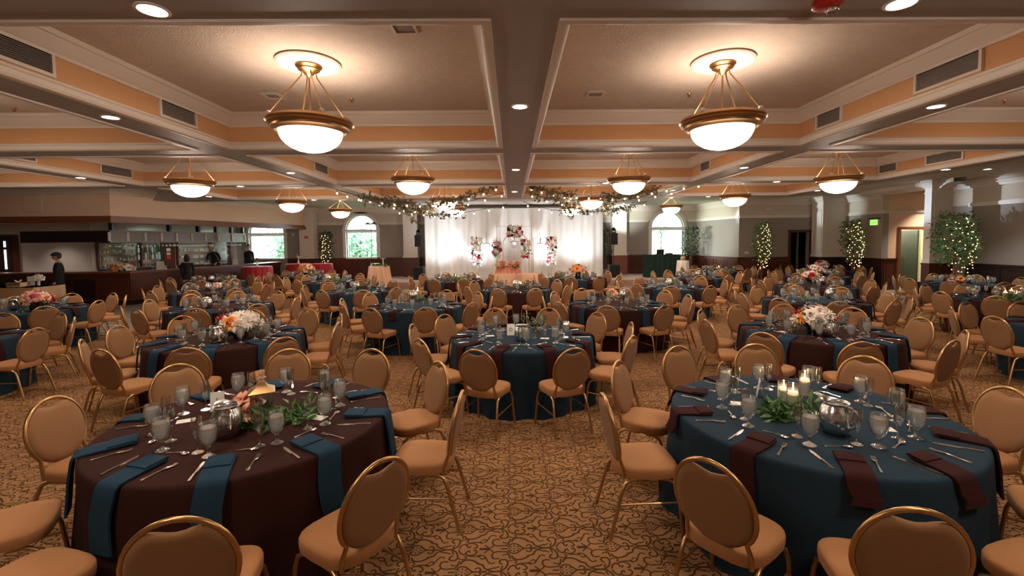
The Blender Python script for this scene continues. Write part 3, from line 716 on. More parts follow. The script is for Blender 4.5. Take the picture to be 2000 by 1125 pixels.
# --- goblet, flute, cutlery, napkins
def proto_goblet():
    t=thing('water_goblet','stemmed water goblet','glass')
    MB().lathe([(0,.0),(.037,.0),(.037,.004),(.020,.010),(.009,.018),(.008,.040),(.013,.052),(.020,.060),(.038,.082),(.046,.112),(.047,.140),(.043,.168),(.0405,.186),(.038,.186),(.0415,.150),(.043,.12),(.034,.09),(.014,.066),(0,.062)],16).build('glass','glass',t,angle=80)
    MB().lathe([(0,.064),(.013,.067),(.033,.091),(.042,.12),(.0415,.148),(.0395,.163),(0,.163)],14).build('ice_water','water',t,angle=60)
    return t
def proto_flute():
    t=thing('champagne_flute','champagne flute','glass')
    MB().lathe([(0,.0),(.034,.0),(.034,.004),(.016,.009),(.006,.018),(.005,.075),(.008,.085),(.020,.105),(.028,.135),(.030,.17),(.027,.215),(.0255,.215),(.0275,.17),(.0255,.138),(.017,.108),(.004,.09),(0,.089)],14).build('glass','glass',t,angle=80)
    return t
def flatbar(b,pts,th=.0022):
    """pts: (y, halfwidth, z) strip along y"""
    rs=[[(-w,y,z),(w,y,z),(w*.8,y,z+th),(-w*.8,y,z+th)] for y,w,z in pts]; b.rings(rs)
def m_knife():
    b=MB(); flatbar(b,[(-.11,.005,.001),(-.105,.0085,.001),(-.05,.007,.001),(-.015,.006,.001),(-.005,.0075,.001)],.005); flatbar(b,[(-.005,.0085,.001),(.04,.0105,.001),(.09,.0105,.001),(.115,.006,.001),(.122,.001,.001)],.0018)
    return b.mesh('knife','silver')
def m_fork():
    b=MB(); flatbar(b,[(-.10,.006,.001),(-.095,.009,.001),(-.04,.005,.003),(.01,.004,.009),(.03,.011,.008),(.045,.0125,.006)],.0025)
    for x in (-.0105,-.0035,.0035,.0105):
        rs=[[(x-.0022,y,z),(x+.0022,y,z),(x+.0018,y,z+.002),(x-.0018,y,z+.002)] for y,z in ((.043,.006),(.065,.004),(.09,.008))]; b.rings(rs)
    return b.mesh('fork','silver')
def m_spoon():
    b=MB(); flatbar(b,[(-.085,.006,.001),(-.08,.0085,.001),(-.03,.0045,.003),(.01,.004,.008),(.025,.005,.007)],.0025)
    n=12; rs=[]
    for k,z in ((1,.008),(.75,.004),(.4,.002)): rs.append([(.0185*k*cos(2*pi*i/n),.046+.027*k*sin(2*pi*i/n),z) for i in range(n)][::-1])
    b.rings(rs,cap0=False); rs=[[(p[0],p[1],p[2]-.0012) for p in r][::-1] for r in rs]; b.rings(rs,cap0=False)
    return b.mesh('spoon','silver')
def m_napkin(m,inner,drop,w,seed=0):
    """strip along +y (outward): flat on the table, bends over the edge and hangs; y measured from table centre"""
    rnd=random.Random(seed)
    path=[(inner,TZ+.016),(inner+.012,TZ+.024),(.80,TZ+.017),(.90,TZ+.014),(.935,TZ+.010),(.952,TZ-.012)]
    if drop: path+=[(.962,TZ-.07)]+[(.968+.022*q,TZ-.07-(drop-.07)*q) for q in (.25,.5,.75,1)]
    else: path=path[:3]+[(.885,TZ+.014),(.90,TZ+.006)]
    b=MB(); n=len(path); rs=[]
    for i,(y,z) in enumerate(path):
        a=Vector(path[max(i-1,0)]);c=Vector(path[min(i+1,n-1)]); d=(c-a).normalized(); nn=Vector((-d.y,d.x))
        th=.012 if i>0 else .006; sh=.012*sin(i*.9+seed)
        ring=[]
        for x,s in ((-w,0),(-w*.4,0),(w*.4,0),(w,0),(w,1),(w*.4,1.2),(-w*.4,1.2),(-w,1)):
            off=(s-1)*th; ring.append((x+sh,y+nn.x*off,z+nn.y*off))
        rs.append(ring)
    b.rings(rs)
    rs2=[[(x*.96+.006,y-.012,z+.008) for x,y,z in r] for r in rs[:3]]; b.rings(rs2)
    return b.mesh('napkin',m,angle=50)
GOB,FLU=Proto(proto_goblet()),Proto(proto_flute())
KNIFE,FORK,SPOON=m_knife(),m_fork(),m_spoon()
NAP={('blue_napkin',0):m_napkin('blue_napkin',.66,.34,.072,1),('blue_napkin',1):m_napkin('blue_napkin',.62,.28,.07,2),
     ('wine_napkin',0):m_napkin('wine_napkin',.68,.30,.07,3),('wine_napkin',1):m_napkin('wine_napkin',.70,.13,.07,4)}
def single(name,me,label,cat,loc,rz,group):
    o=obj(name,me,None,loc,rz); return tag(o,label,cat,group)
SEAT=['front-left','near-left','left','far-left','back-left','back-right','far-right','right','near-right','front-right']
ORD=['leftmost','second from left','third from left','fourth from left','fifth from left','rightmost']
# centre x, y, cloth, description
B_,N_='brown_cloth','blue_cloth'
TABLES=[('A1',-1.87,3.24,B_,'front brown table with rose lantern'),('A2',2.12,3.17,N_,'front blue table with floating candles'),
 ('B0',-7.9,6.15,N_,'blue table at left picture edge'),('B1',-3.88,6.2,B_,'brown table with tall white bouquet'),('B2',.13,5.98,N_,'centre blue table with letter card'),('B3',4.14,6.05,B_,'brown table with white-and-orange bouquet'),('B4',8.1,6.05,N_,'blue table at right picture edge'),
 ('C0',-9.75,9.2,N_,'third-row blue table with peach bouquet'),('C1',-5.9,9.2,B_,'third-row brown table, second from left'),('C2',-1.91,9.02,N_,'third-row blue table left of centre'),('C3',2.09,8.92,B_,'third-row brown table right of centre'),('C4',6.15,9.08,N_,'third-row blue table, second from right'),('C5',10.1,9.0,B_,'third-row brown table with candle cluster'),
 ('D1',-8.18,12.4,B_,'fourth-row brown table, leftmost'),('D2',-4.0,12.03,N_,'fourth-row blue table left of centre'),('D3',.1,11.9,B_,'fourth-row brown table in the centre'),('D4',4.3,12.1,N_,'fourth-row blue table right of centre'),('D5',8.01,11.8,B_,'fourth-row brown table with red-and-white bouquet'),('D6',12.2,12.0,N_,'fourth-row blue table with two rose lanterns'),
 ('E1',-10.05,15.42,B_,'fifth-row table nearest the bar'),('E2',-6.0,15.1,N_,'fifth-row blue table left of centre'),('E3',-1.91,14.99,B_,'fifth-row brown table before the backdrop'),('E4',2.22,15.2,N_,'fifth-row blue table with orange bouquet'),('E5',6.2,15.1,B_,'fifth-row brown table right of centre'),('E6',10.29,15.1,B_,'fifth-row brown table with red-and-white bouquet'),
 ('F2',-8.0,17.75,B_,'furthest table, beside the red cocktail tables'),('F4',8.3,18.0,N_,'furthest blue table, below the lit wall'),('F5',12.3,17.6,N_,'furthest table, beside the dark doorway')]
TAB={t[0]:t for t in TABLES}
for ti,(key,tx,ty,cl,desc) in enumerate(TABLES):
    rnd=random.Random(100+ti)
    brown=cl==B_
    t=thing('round_banquet_table','%s, cloth reaching the floor'%desc,'table',(tx,ty,0),0,'round banquet tables')
    obj('tablecloth',CLOTH[(cl,1+ti%2)],t,None,rnd.uniform(0,6.28))
    obj('table_top',TOPM,t)
    for i in range(4): obj('leg',LEGM,t,None,pi/2*i+.4)
    base=0
    near=key[0] in 'AB'
    for si in range(10):
        a=R(18+36*si)+base; sx,sy=-sin(a),-cos(a)      # direction from table centre to the seat
        sn=SEAT[si]; 
        # chair
        j=rnd.uniform(-.03,.05)+(-.0 if near else .0); rad=1.205+j+(.05 if key[0]=='A' and si in (0,1,8,9) else 0)+(.04 if key=='A1' and si==9 else 0); ja=a+rnd.uniform(-.035,.035)+{('A2',1):-.09,('A1',8):.08}.get((key,si),0)
        cxx,cyy=tx-sin(ja)*rad,ty-cos(ja)*rad
        face=atan2(-(-cos(ja)),-(-sin(ja)))  # towards the centre
        fz=atan2(ty-cyy,tx-cxx)-pi/2+rnd.uniform(-.09,.09)
        if cyy>.9:
            CHAIR.put((cxx,cyy,0),fz,'tan oval-back chair, %s seat of %s'%(sn,desc),'banquet chairs round the tables')
        # place setting in a frame: outward o, tangent e (viewer's left when seated = +e)
        ox,oy=-sin(a),-cos(a); ex,ey=-oy,ox
        def P(r,e,z=TZ+.001): return (tx+ox*r+ex*e,ty+oy*r+ey*e,z)
        rz=atan2(oy,ox)-pi/2
        nm='blue_napkin' if brown else 'wine_napkin'
        var=(1 if key=='A2' and si not in (1,8) else 0) if near else rnd.randint(0,1)
        single('napkin',NAP[(nm,var)],'folded %s napkin, %s seat of %s'%('blue' if brown else 'wine-red',sn,desc),'napkin',(tx,ty,0),rz+rnd.uniform(-.06,.06),'napkins on the tables')
        g=P(.565+rnd.uniform(-.03,.03),-.13+rnd.uniform(-.03,.03)); GOB.put(g,rnd.uniform(0,6),'goblet of ice water, %s seat of %s'%(sn,desc),'water goblets on the tables',1.08)
        f=P(.475+rnd.uniform(-.03,.03),-.195+rnd.uniform(-.03,.03)); FLU.put(f,0,'empty champagne flute, %s seat of %s'%(sn,desc),'champagne flutes on the tables')
        single('knife',KNIFE,'silver table knife, %s seat of %s'%(sn,desc),'knife',P(.77,-.135+rnd.uniform(-.015,.015)),rz+pi+rnd.uniform(-.25,.25),'knives on the tables')
        single('fork',FORK,'silver dinner fork, %s seat of %s'%(sn,desc),'fork',P(.755,.14+rnd.uniform(-.015,.015)),rz+pi+rnd.uniform(-.25,.25),'forks on the tables')
        single('spoon',SPOON,'silver spoon, %s seat of %s'%(sn,desc),'spoon',P(.565,.04+rnd.uniform(-.03,.03)),rz+pi/2+rnd.uniform(-.25,.25),'spoons on the tables')

# ================================================================== centrepieces
def onz(px,py,z=TZ+.001):
    a=at(px,py,10.0); d=a-Vector((0,0,CAMH)); t=(z-CAMH)/d.z
    return Vector((d.x*t,d.y*t,z))
def text_mesh(s,size,m,extrude=.0006):
    c=bpy.data.curves.new('lettering','FONT'); c.body=s; c.size=size; c.align_x='CENTER'; c.align_y='CENTER'; c.extrude=extrude
    o=bpy.data.objects.new('lettering',c); COL.objects.link(o); dg=bpy.context.evaluated_depsgraph_get()
    me=bpy.data.meshes.new_from_object(o.evaluated_get(dg)); bpy.data.objects.remove(o); bpy.data.curves.remove(c)
    me.materials.clear(); me.materials.append(MATS[m]); me.name='lettering'; return me
def petal_flower(name,m,rings,seed=1):
    """rings: (count, base radius, length, opening angle deg, width)"""
    rnd=random.Random(seed); b=MB()
    for cnt,r0,L,op,w in rings:
        ph=rnd.uniform(0,6)
        for i in range(cnt):
            a=ph+2*pi*i/cnt+rnd.uniform(-.1,.1); o=R(op+rnd.uniform(-8,8)); rad=Vector((cos(a),sin(a),0)); tan=Vector((-sin(a),cos(a),0)); up=Vector((0,0,1))
            def f(u,v):
                x=(u-.5)*w*(.55+.9*v-.45*v*v*1.2)*(1 if v<.9 else .8); oo=o+(.5*v*v if op>25 else -.25*v)
                p=rad*(r0+L*v*sin(oo))+up*(L*v*cos(oo))+tan*x-rad*(.5*x*x/w*1.6)*(1 if op<60 else .3)
                return tuple(p)
            b.grid(f,2,3)
    return b.mesh(name,m,angle=80)
ROSE={c:petal_flower('bloom',c,[(3,.004,.045,4,.03),(4,.012,.05,12,.04),(5,.018,.05,30,.05),(6,.02,.05,58,.055),(6,.018,.05,82,.055)],5) for c in ('rose_peach','rose_white','rose_red','rose_orange','rose_pink','rose_navy')}
MUM=petal_flower('bloom','rose_white',[(8,.004,.04,8,.010),(12,.008,.055,32,.012),(14,.010,.062,58,.013),(16,.010,.066,84,.014)],8)
MUMO=petal_flower('bloom','rose_orange',[(8,.004,.03,8,.010),(10,.006,.045,36,.012),(12,.008,.05,70,.013)],9)
def proto_pitcher():
    t=thing('steel_pitcher','round-bellied stainless steel water pitcher','pitcher')
    b=MB(); n=28; prof=[(.0,0),(.056,0),(.062,.005),(.078,.03),(.091,.07),(.094,.105),(.089,.142),(.076,.172),(.068,.188),(.067,.194),(.070,.202),(.075,.207),(.072,.207),(.064,.194),(.066,.184),(.073,.168),(.086,.14),(.091,.105),(.074,.03),(0,.012)]
    b.lathe(prof,n)
    vs=[]
    for (x,y,z) in b.v:
        if z>.188:
            a=atan2(y,x); k=max(0,cos(a))**4; e=(z-.188)/.019
            x+=k*e*.042; z+=k*e*.014
        vs.append((x,y,z))
    b.v=vs; b.build('body','steel',t,angle=70)
    MB().tube([(-.068,0,.190),(-.095,0,.194),(-.125,0,.180),(-.137,0,.145),(-.130,0,.10),(-.112,0,.075),(-.088,0,.065)],[.009,.009,.0085,.008,.008,.008,.009],8).build('handle','steel',t,angle=60)
    return t
PITCH=Proto(proto_pitcher())
def proto_lantern():
    t=thing('glass_lantern','gold metal lantern with glass sides','lantern'); h=.052
    b=MB()
    for x in (-h,h):
        for y in (-h,h): b.box(x-.003,x+.003,y-.003,y+.003,.008,.17)
    b.box(-h-.003,h+.003,-h-.003,h+.003,0,.008); b.build('frame','brass',t)
    for s in (-1,1):
        MB().box(-h+.004,h-.004,s*h-.001,s*h+.001,.008,.168).build('pane','glass',t); MB().box(s*h-.001,s*h+.001,-h+.004,h-.004,.008,.168).build('pane','glass',t)
    MB().rings([[(-.062,-.062,.17),(.062,-.062,.17),(.062,.062,.17),(-.062,.062,.17)],[(-.062,-.062,.176),(.062,-.062,.176),(.062,.062,.176),(-.062,.062,.176)],[(-.03,-.03,.198),(.03,-.03,.198),(.03,.03,.198),(-.03,.03,.198)],[(-.012,-.012,.225),(.012,-.012,.225),(.012,.012,.225),(-.012,.012,.225)]]).build('roof','gold_frame',t)
    MB().lathe([(.012,.225),(.022,.235),(.024,.245),(.010,.255),(.012,.268),(.005,.28),(0,.285)],12).build('finial','glass',t)
    return t
LANT=Proto(proto_lantern())
LEAFM=[leaves_mesh('leaves',m,n,f,s,a,seed=q,droop=-.1) for m,n,f,s,a,q in [
  ('leaf',260,lambda r:(r.gauss(0,.10),r.gauss(0,.055),abs(r.gauss(.012,.02))),.075,.42,41),
  ('leaf_pale',130,lambda r:(r.gauss(0,.11),r.gauss(0,.06),abs(r.gauss(.012,.02))),.07,.4,42),
  ('leaf_dark',130,lambda r:(r.gauss(0,.09),r.gauss(0,.06),abs(r.gauss(.015,.025))),.07,.45,43)]]
def greens(label,p,k=0,rz=0,s=1):
    o=tag(obj('greenery_garland',LEAFM[k],None,(p[0],p[1],TZ+.002),rz),label,'greenery','greenery on the tables','stuff'); o.scale=(s,s,s); return o
CIRC=MB().lathe([(.0,0),(.040,0),(.042,.003),(.042,1),(.0395,1),(.0395,.01),(0,.008)],18)
def candle(label,p,h=.15):
    t=thing('floating_candle','%s'%label,'candle',(p[0],p[1],TZ+.001),0,'candles in glass cylinders')
    MB().lathe([(0,0),(.043,0),(.044,.004),(.044,h),(.0415,h),(.0415,.01),(0,.008)],18).build('glass_cylinder','glass',t,angle=50)
    MB().lathe([(0,.010),(.0405,.010),(.0405,h*.62),(0,h*.62)],16).build('water','water',t)
    MB().lathe([(0,h*.55),(.034,h*.57),(.036,h*.66),(.030,h*.72),(0,h*.71)],14).build('wax_candle','wax',t)
    MB().lathe([(0,h*.72),(.004,h*.75),(.0055,h*.78),(.002,h*.86),(0,h*.90)],8).build('flame','flame',t)
    l=light('candle_light','POINT',(0,0,0),.35,(1,.5,.2),.004); l.parent=t; l.location=(0,0,h*.93)
    return t
def card(label,p,rz,txt=None,w=.09,h=.14):
    t=thing('table_card',label,'card',(p[0],p[1],TZ+.001),rz,'standing table cards')
    MB().add([(-w/2,0,0),(w/2,0,0),(w/2,.025,h),(-w/2,.025,h),(-w/2,.05,0),(w/2,.05,0),(w/2,.0265,h),(-w/2,.0265,h)],[(0,1,2,3),(5,4,7,6),(3,2,6,7)]).build('sheet','card_paper',t,smooth=False)
    if txt:
        me=text_mesh(txt,.07,'ink'); o=obj('lettering',me,t); o.rotation_euler=(pi/2-math.atan2(.025,h)*1.0,0,0); o.location=(0,.0105,h*.5)
    return t
MENU=MB().box(-.055,.055,-.038,.038,0,.0015).mesh('menu_card','card_paper')
def menu(label,px,py,rz):
    p=onz(px,py,TZ+.0015); tag(obj('menu_card',MENU,None,p,rz),label,'card','flat cards on the tables')
VASE={'black_box':('black',[(0,0),(.075,0),(.085,.13),(.08,.13),(.07,.012),(0,.01)])}
def bouquet(label,p,blooms,vase='black',r=.15,h=.13,foli='leaf_dark',seed=1,vr=.08,z=None,squash=.75,bs=1.0,extra=()):
    rnd=random.Random(seed); z=TZ+.001 if z is None else z
    t=thing('flower_bouquet',label,'bouquet',(p[0],p[1],z),0,'flower arrangements')
    MB().lathe([(0,0),(vr*.88,0),(vr*.9,.004),(vr,h),(vr*.93,h),(vr*.84,.012),(0,.01)],18).build('vase',vase,t,angle=50)
    stuff(obj('foliage',leaves_mesh('foliage',foli,150,lambda q:(lambda a,b,c:(a*r*.95,b*r*.95,h+abs(c)*r*.55-.03))(q.gauss(0,.55),q.gauss(0,.55),q.gauss(0,.6)),r*.5,.45,seed=seed),t))
    for c,d in extra:
        d=Vector(d); o=obj('bloom',ROSE[c],t,d*r*1.08+Vector((0,0,h-.01))); o.rotation_euler=d.to_track_quat('Z','Y').to_euler(); o.scale=(1.15*bs,)*3
    n=len(blooms)
    for i,c in enumerate(blooms):
        u=1-.93*(i+.5)/n; a=i*2.39996+seed; s=sqrt(max(0,1-u*u))
        d=Vector((s*cos(a),s*sin(a),u*squash+.05)); 
        me=MUM if c=='mum' else MUMO if c=='mumo' else ROSE[c]
        o=obj('bloom',me,t,d*r+Vector((0,0,h+.02-.03)))
        o.rotation_euler=d.to_track_quat('Z','Y').to_euler(); k=rnd.uniform(.85,1.2)*bs*(1.25 if c=='mum' else 1); o.scale=(k,k,k)
    return t
def roses(label,p,cols,seed=1,z0=.07):
    rnd=random.Random(seed)
    t=thing('rose_cluster',label,'roses',(p[0],p[1],TZ+.001),0,'rose clusters beside lanterns')
    for i,c in enumerate(cols):
        a=2*pi*i/len(cols)+seed; d=Vector((cos(a)*.6,sin(a)*.6-.35,.7)).normalized()
        o=obj('bloom',ROSE[c],t,(.045*cos(a),.03*sin(a),z0+.03*rnd.uniform(-1,1))); o.rotation_euler=d.to_track_quat('Z','Y').to_euler(); o.scale=(1.45,)*3
        MB().tube([(.045*cos(a),.03*sin(a),z0),(.02*cos(a),.02*sin(a),.004)],.003,5).build('stem','leaf',t)
    stuff(obj('leaves',leaves_mesh('leaves','leaf',24,lambda q:(q.gauss(0,.05),q.gauss(0,.04),abs(q.gauss(.03,.02))),.05,.5,seed=seed),t))
def votive(label,px,py):
    p=onz(px,py); t=thing('votive_holder',label,'candle',p,0,'amber votive holders')
    MB().lathe([(0,0),(.024,0),(.028,.055),(.026,.055),(.022,.006),(0,.005)],14).build('cup','gold_frame',t); MB().lathe([(0,.006),(.02,.008),(.02,.03),(0,.03)],12).build('wax_candle','wax',t)
def vase_sprig(label,p,h=.16,tall=.30,seed=1,m='leaf_pale',glass='glass'):
    t=thing('vase_of_greenery',label,'vase',(p[0],p[1],TZ+.001),0,'small vases of greenery')
    MB().lathe([(0,0),(.035,0),(.04,.02),(.03,h*.5),(.026,h*.8),(.034,h),(.031,h),(.023,h*.8),(.027,h*.5),(.035,.02),(0,.008)],16).build('vase',glass,t,angle=60)
    rnd=random.Random(seed); b=MB(); 
    stems=[(rnd.gauss(0,.06),rnd.gauss(0,.04),tall*rnd.uniform(.6,1)) for _ in range(4)]; stems[0]=(-.10,-.02,tall)
    for s in stems: b.tube([(0,0,.02),(s[0]*.3,s[1]*.3,h),s],.0025,4)
    b.build('stems','leaf',t)
    def f(q):
        s=stems[q.randrange(4)]; k=q.uniform(.45,1.05); return (s[0]*k,s[1]*k,.02+(s[2]-.02)*k)
    stuff(obj('leaves',leaves_mesh('leaves',m,70,f,.06,.35,seed=seed),t))
def pitcher(px,py,rz,desc): p=onz(px,py); PITCH.put(p,rz,'round steel water pitcher on %s'%desc,'steel water pitchers')
D={k:v[4] for k,v in TAB.items()}
def off(key,dx,dy): return (TAB[key][1]+dx,TAB[key][2]+dy)
# front brown table
pitcher(444,852,2.4,D['A1'])
p=onz(514,826); LANT.put((p.x,p.y,TZ+.001),.5,'small gold lantern with glass sides on '+D['A1'],'gold lanterns',1.32)
p=onz(487,825); roses('three peach roses leaning on lantern of front brown table',p,['rose_peach']*3+['rose_white'],2,.11)
p=onz(541,822); greens('green leaf spray beside the lantern on front brown table',p,0,.4,1.25)
p=onz(424,803); card('white numbered card standing behind pitcher on front brown table',p,.35,'1')
menu('flat white card, left half of front brown table',363,822,.5); menu('flat white card, right half of front brown table',622,816,-.3)
# front blue table
pitcher(1631,846,1.9,D['A2'])
for i,(px,py,h,l) in enumerate([(1548,800,.19,'foremost'),(1571,772,.19,'right-hand'),(1530,785,.16,'left-hand')]): candle('floating white candle in glass, %s of three, front blue table'%l,onz(px,py),h)
p=onz(1543,812); greens('green leaf garland round candles of front blue table',p,0,.1,1.2)
p=onz(1578,818); greens('dark green sprig beside pitcher of front blue table',p,2,.8,.7)
p=onz(1491,775); card('narrow white card seen edge-on, front blue table',p,1.15)
menu('flat white card, left half of front blue table',1443,788,-.3); menu('flat white card, right half of front blue table',1728,838,-.25)
# second row
pitcher(424,671,2.5,D['B1'])
bouquet('tall bouquet of white chrysanthemums and one orange rose, second-row brown table',onz(470,660),['mum','mum','mum','rose_white','mum','mum','mum','rose_white','mum','mum','mum','rose_white','mum','mum','rose_white','mum'],r=.22,h=.17,foli='leaf_dark',seed=3,vr=.095,bs=1.35,squash=.55,extra=[('rose_orange',(.02,-.85,.28)),('rose_red',(-.75,-.3,.42))])
votive('small amber candle cup beside tall white bouquet',484,658)
pitcher(1019,666,-1.2,D['B2']); vase_sprig('glass vase with tall pale leafy sprig on centre blue table',onz(1043,660),.10,.33,4)
card('white card with letter D on centre blue table',onz(998,655),.12,'D',.10,.15); menu('flat white card, left half of centre blue table',957,656,.2); menu('flat white card, right half of centre blue table',1064,661,-.2)
votive('small glass votive right of sprig on centre blue table',1052,652)
pitcher(1621,658,1.2,D['B3'])
bouquet('loose bouquet of white, orange and red flowers, second-row brown table',onz(1589,652),['rose_peach','mum','rose_white','rose_red','mumo','mum','rose_orange','rose_white','mumo','rose_red','rose_white','mum','mumo','rose_red','rose_peach','rose_white','mumo','rose_white'],r=.21,h=.16,seed=6,vr=.09,bs=1.35)
votive('amber candle cup left of white-and-orange bouquet',1548,651); menu('flat white card beside white-and-orange bouquet',1526,648,.3)
# third row
pitcher(28,606,2.8,D['C0'])
bouquet('peach rose bouquet in black box, third-row blue table at left',onz(72,606),['rose_peach','rose_peach','rose_white','rose_peach','rose_pink','rose_peach','rose_white','rose_peach','rose_orange','rose_peach','rose_red','rose_white'],r=.21,h=.17,seed=2,vr=.11,bs=1.5)
pitcher(405,602,2.2,D['C1']); vase_sprig('clear glass vase of pale greenery, third-row brown table',onz(436,600),.14,.24,7); votive('glass votive on third-row brown table, second from left',422,603)
pitcher(807,586,1.2,D['C2']); candle('tall glowing candle, third-row blue table left of centre',onz(816,580),.22); p=onz(825,588); greens('sparse leaf garland on third-row blue table left of centre',p,2,.2,1.0)
pitcher(1219,585,-1.0,D['C3']); p=onz(1203,580); LANT.put((p.x,p.y,TZ+.001),.2,'small gold lantern on third-row brown table right of centre','gold lanterns',1.1); roses('peach roses beside lantern, third-row brown table right of centre',onz(1196,581),['rose_peach']*4,3,.11)
pitcher(1622,583,1.0,D['C4']); vase_sprig('mercury glass vase with dark sprig, third-row blue table',onz(1597,578),.22,.27,9,'leaf_dark','steel'); card('white card standing on third-row blue table near right bouquet',onz(1578,582),.3,None,.10,.15); p=onz(1575,584); greens('low leaf garland, third-row blue table, second from right',p,1,0,.9)
for i,(px,py,l) in enumerate([(1963,581,'left'),(1975,577,'middle'),(1985,584,'right')]): candle('glowing candle, %s of three at right edge of picture'%l,onz(px,py),.16)
greens('green leaf garland round candle cluster at right picture edge',onz(1972,588),0,0,1.2)
# fourth row
pitcher(408,568,2.4,D['D1']); roses('peach roses and candle glow, fourth-row leftmost table',onz(424,564),['rose_peach','rose_white','rose_peach'],5,.09); candle('small lit candle, fourth-row leftmost table',onz(431,560),.12)
pitcher(696,566,2.0,D['D2']); greens('dark leafy sprig beside pitcher, fourth-row blue table left of centre',onz(716,564),2,.5,1.2); vase_sprig('clear bottle vase, fourth-row blue table left of centre',onz(722,560),.2,.25,12)
pitcher(1010,563,1.8,D['D3']); 
for px,l in ((1004,'left'),(1017,'right')): candle('lit candle, %s of two, fourth-row centre table'%l,onz(px,561),.15)
greens('dark leaf garland, fourth-row centre table',onz(1022,564),2,0,1.0)
pitcher(1307,560,1.4,D['D4']); vase_sprig('clear vase, fourth-row blue table right of centre',onz(1322,559),.18,.2,14)
mix=['rose_white','rose_red','rose_peach','rose_white','rose_red','rose_white','rose_peach','rose_white','rose_red','rose_white','rose_peach','rose_white','rose_white']
bouquet('red and white rose bouquet on fourth-row brown table at right',onz(1583,552),mix,r=.18,h=.15,seed=4,vr=.085,bs=1.5); pitcher(1606,556,1.0,D['D5'])
for dx,l in ((1858,'left'),(1874,'right')):
    p=onz(dx,553); LANT.put((p.x,p.y,TZ+.001),.3,'small gold lantern, %s of two on fourth-row table'%l,'gold lanterns',1.1); roses('orange-pink roses by %s lantern, fourth-row table near right wall'%l,(p.x-.06,p.y-.1),['rose_peach','rose_orange','rose_pink'],6 if l=='left' else 8,.09)
pitcher(1893,553,1.0,D['D6'])
# fifth and last rows
q=off('E1',-.1,0); PITCH.put((*q,TZ+.001),2,'round steel water pitcher on '+D['E1'],'steel water pitchers'); vase_sprig('clear vase of greenery, table nearest the bar',off('E1',.15,.1),.2,.26,15)
q=off('E2',-.1,0); PITCH.put((*q,TZ+.001),2,'round steel water pitcher on '+D['E2'],'steel water pitchers'); greens('leaf garland on fifth-row blue table left of centre',off('E2',.2,-.05),0,0,1)
candle('lit candle on fifth-row brown table before backdrop',off('E3',.05,0),.2); greens('leaf garland on fifth-row brown table before backdrop',off('E3',.15,-.1),0,.2,1.3)
bouquet('orange and peach bouquet in tall black vase, before the backdrop',off('E4',.0,-.05),['rose_navy','rose_peach','rose_orange','rose_peach','rose_peach','rose_orange','rose_navy','rose_peach','rose_peach','rose_orange','rose_peach'],r=.22,h=.24,seed=5,vr=.10,bs=1.6)
greens('leaf garland with tealights on fifth-row blue table',off('E4',-.35,-.1),1,.1,1)
q=off('E5',.05,0); PITCH.put((*q,TZ+.001),1,'round steel water pitcher on '+D['E5'],'steel water pitchers'); vase_sprig('clear vase of greenery, fifth-row brown table right of centre',off('E5',-.1,.1),.2,.26,17)
bouquet('red and white rose bouquet on fifth-row brown table at right',off('E6',-.05,0),mix,r=.19,h=.17,seed=9,vr=.09,bs=1.5); q=off('E6',.3,0); PITCH.put((*q,TZ+.001),1,'round steel water pitcher on '+D['E6'],'steel water pitchers')
bouquet('peach rose bouquet before the red cocktail tables',off('F2',.0,0),['rose_peach','rose_peach','rose_white','rose_peach','rose_peach','rose_orange','rose_peach','rose_white','rose_peach','rose_peach'],r=.26,h=.22,seed=11,vr=.10,foli='leaf_pale',bs=1.8)
candle('lit candle on furthest blue table below lit wall',off('F4',0,0),.22); candle('lit candle on furthest table beside dark doorway',off('F5',.1,0),.2); greens('leaf garland on furthest blue table below lit wall',off('F4',.2,-.1),1,0,1.2)
bouquet('white and red bouquet on furthest table beside dark doorway',off('F5',-.2,-.1),mix,r=.2,h=.2,seed=13,vr=.09,bs=1.6)

# ================================================================== the bar
ZBAR=1.13
def offset_path(pts,d):
    P=[Vector(p) for p in pts]; out=[]
    for i,p in enumerate(P):
        a=(P[i]-P[i-1]).normalized() if i>0 else (P[1]-P[0]).normalized(); b=(P[i+1]-P[i]).normalized() if i<len(P)-1 else a
        n=Vector((-(a.y+b.y),(a.x+b.x))).normalized(); k=1/max(.4,n.dot(Vector((-b.y,b.x)))); out.append(p+n*d*k)
    return out
def ribbon(b,pts,d0,d1,z0,z1):
    A=offset_path(pts,d0);C=offset_path(pts,d1)
    for i in range(len(pts)-1):
        b.prism([tuple(A[i]),tuple(A[i+1]),tuple(C[i+1]),tuple(C[i])],z0,z1)
    return b
# plan line of the bar front (customer side), walking from left edge to the corner and on to the far wall; staff side lies to the left of the walk
BAR=[(-21.6,15.45),(-14.0,15.45),(-12.95,15.55),(-12.62,16.4),(-12.3,17.7),(-11.95,19.4),(-11.65,21.2),(-11.6,22.9)]
bar=thing('bar_counter','long L-shaped mahogany bar with dark polished top','bar',(-13,16,0))
o=Vector((13,-16,0))
def bpart(b,name,m,parent=bar): 
    b.v=[(x+13,y-16,z) for x,y,z in b.v]; return b.build(name,m,parent,smooth=False)
bpart(ribbon(MB(),BAR,-.10,.55,ZBAR-.05,ZBAR),'countertop','mahogany_light')
bpart(ribbon(MB(),BAR,.02,.45,.001,ZBAR-.05),'body','mahogany')
bpart(ribbon(MB(),BAR,-.02,.02,0.001,.14),'plinth','dark_wood')
bpart(ribbon(MB(),BAR,-.03,.02,ZBAR-.17,ZBAR-.05),'frieze','mahogany')
b=MB(); b.tube([(x,y,.2) for x,y in offset_path(BAR,-.16)],.022,6); bpart(b,'foot_rail','brass')
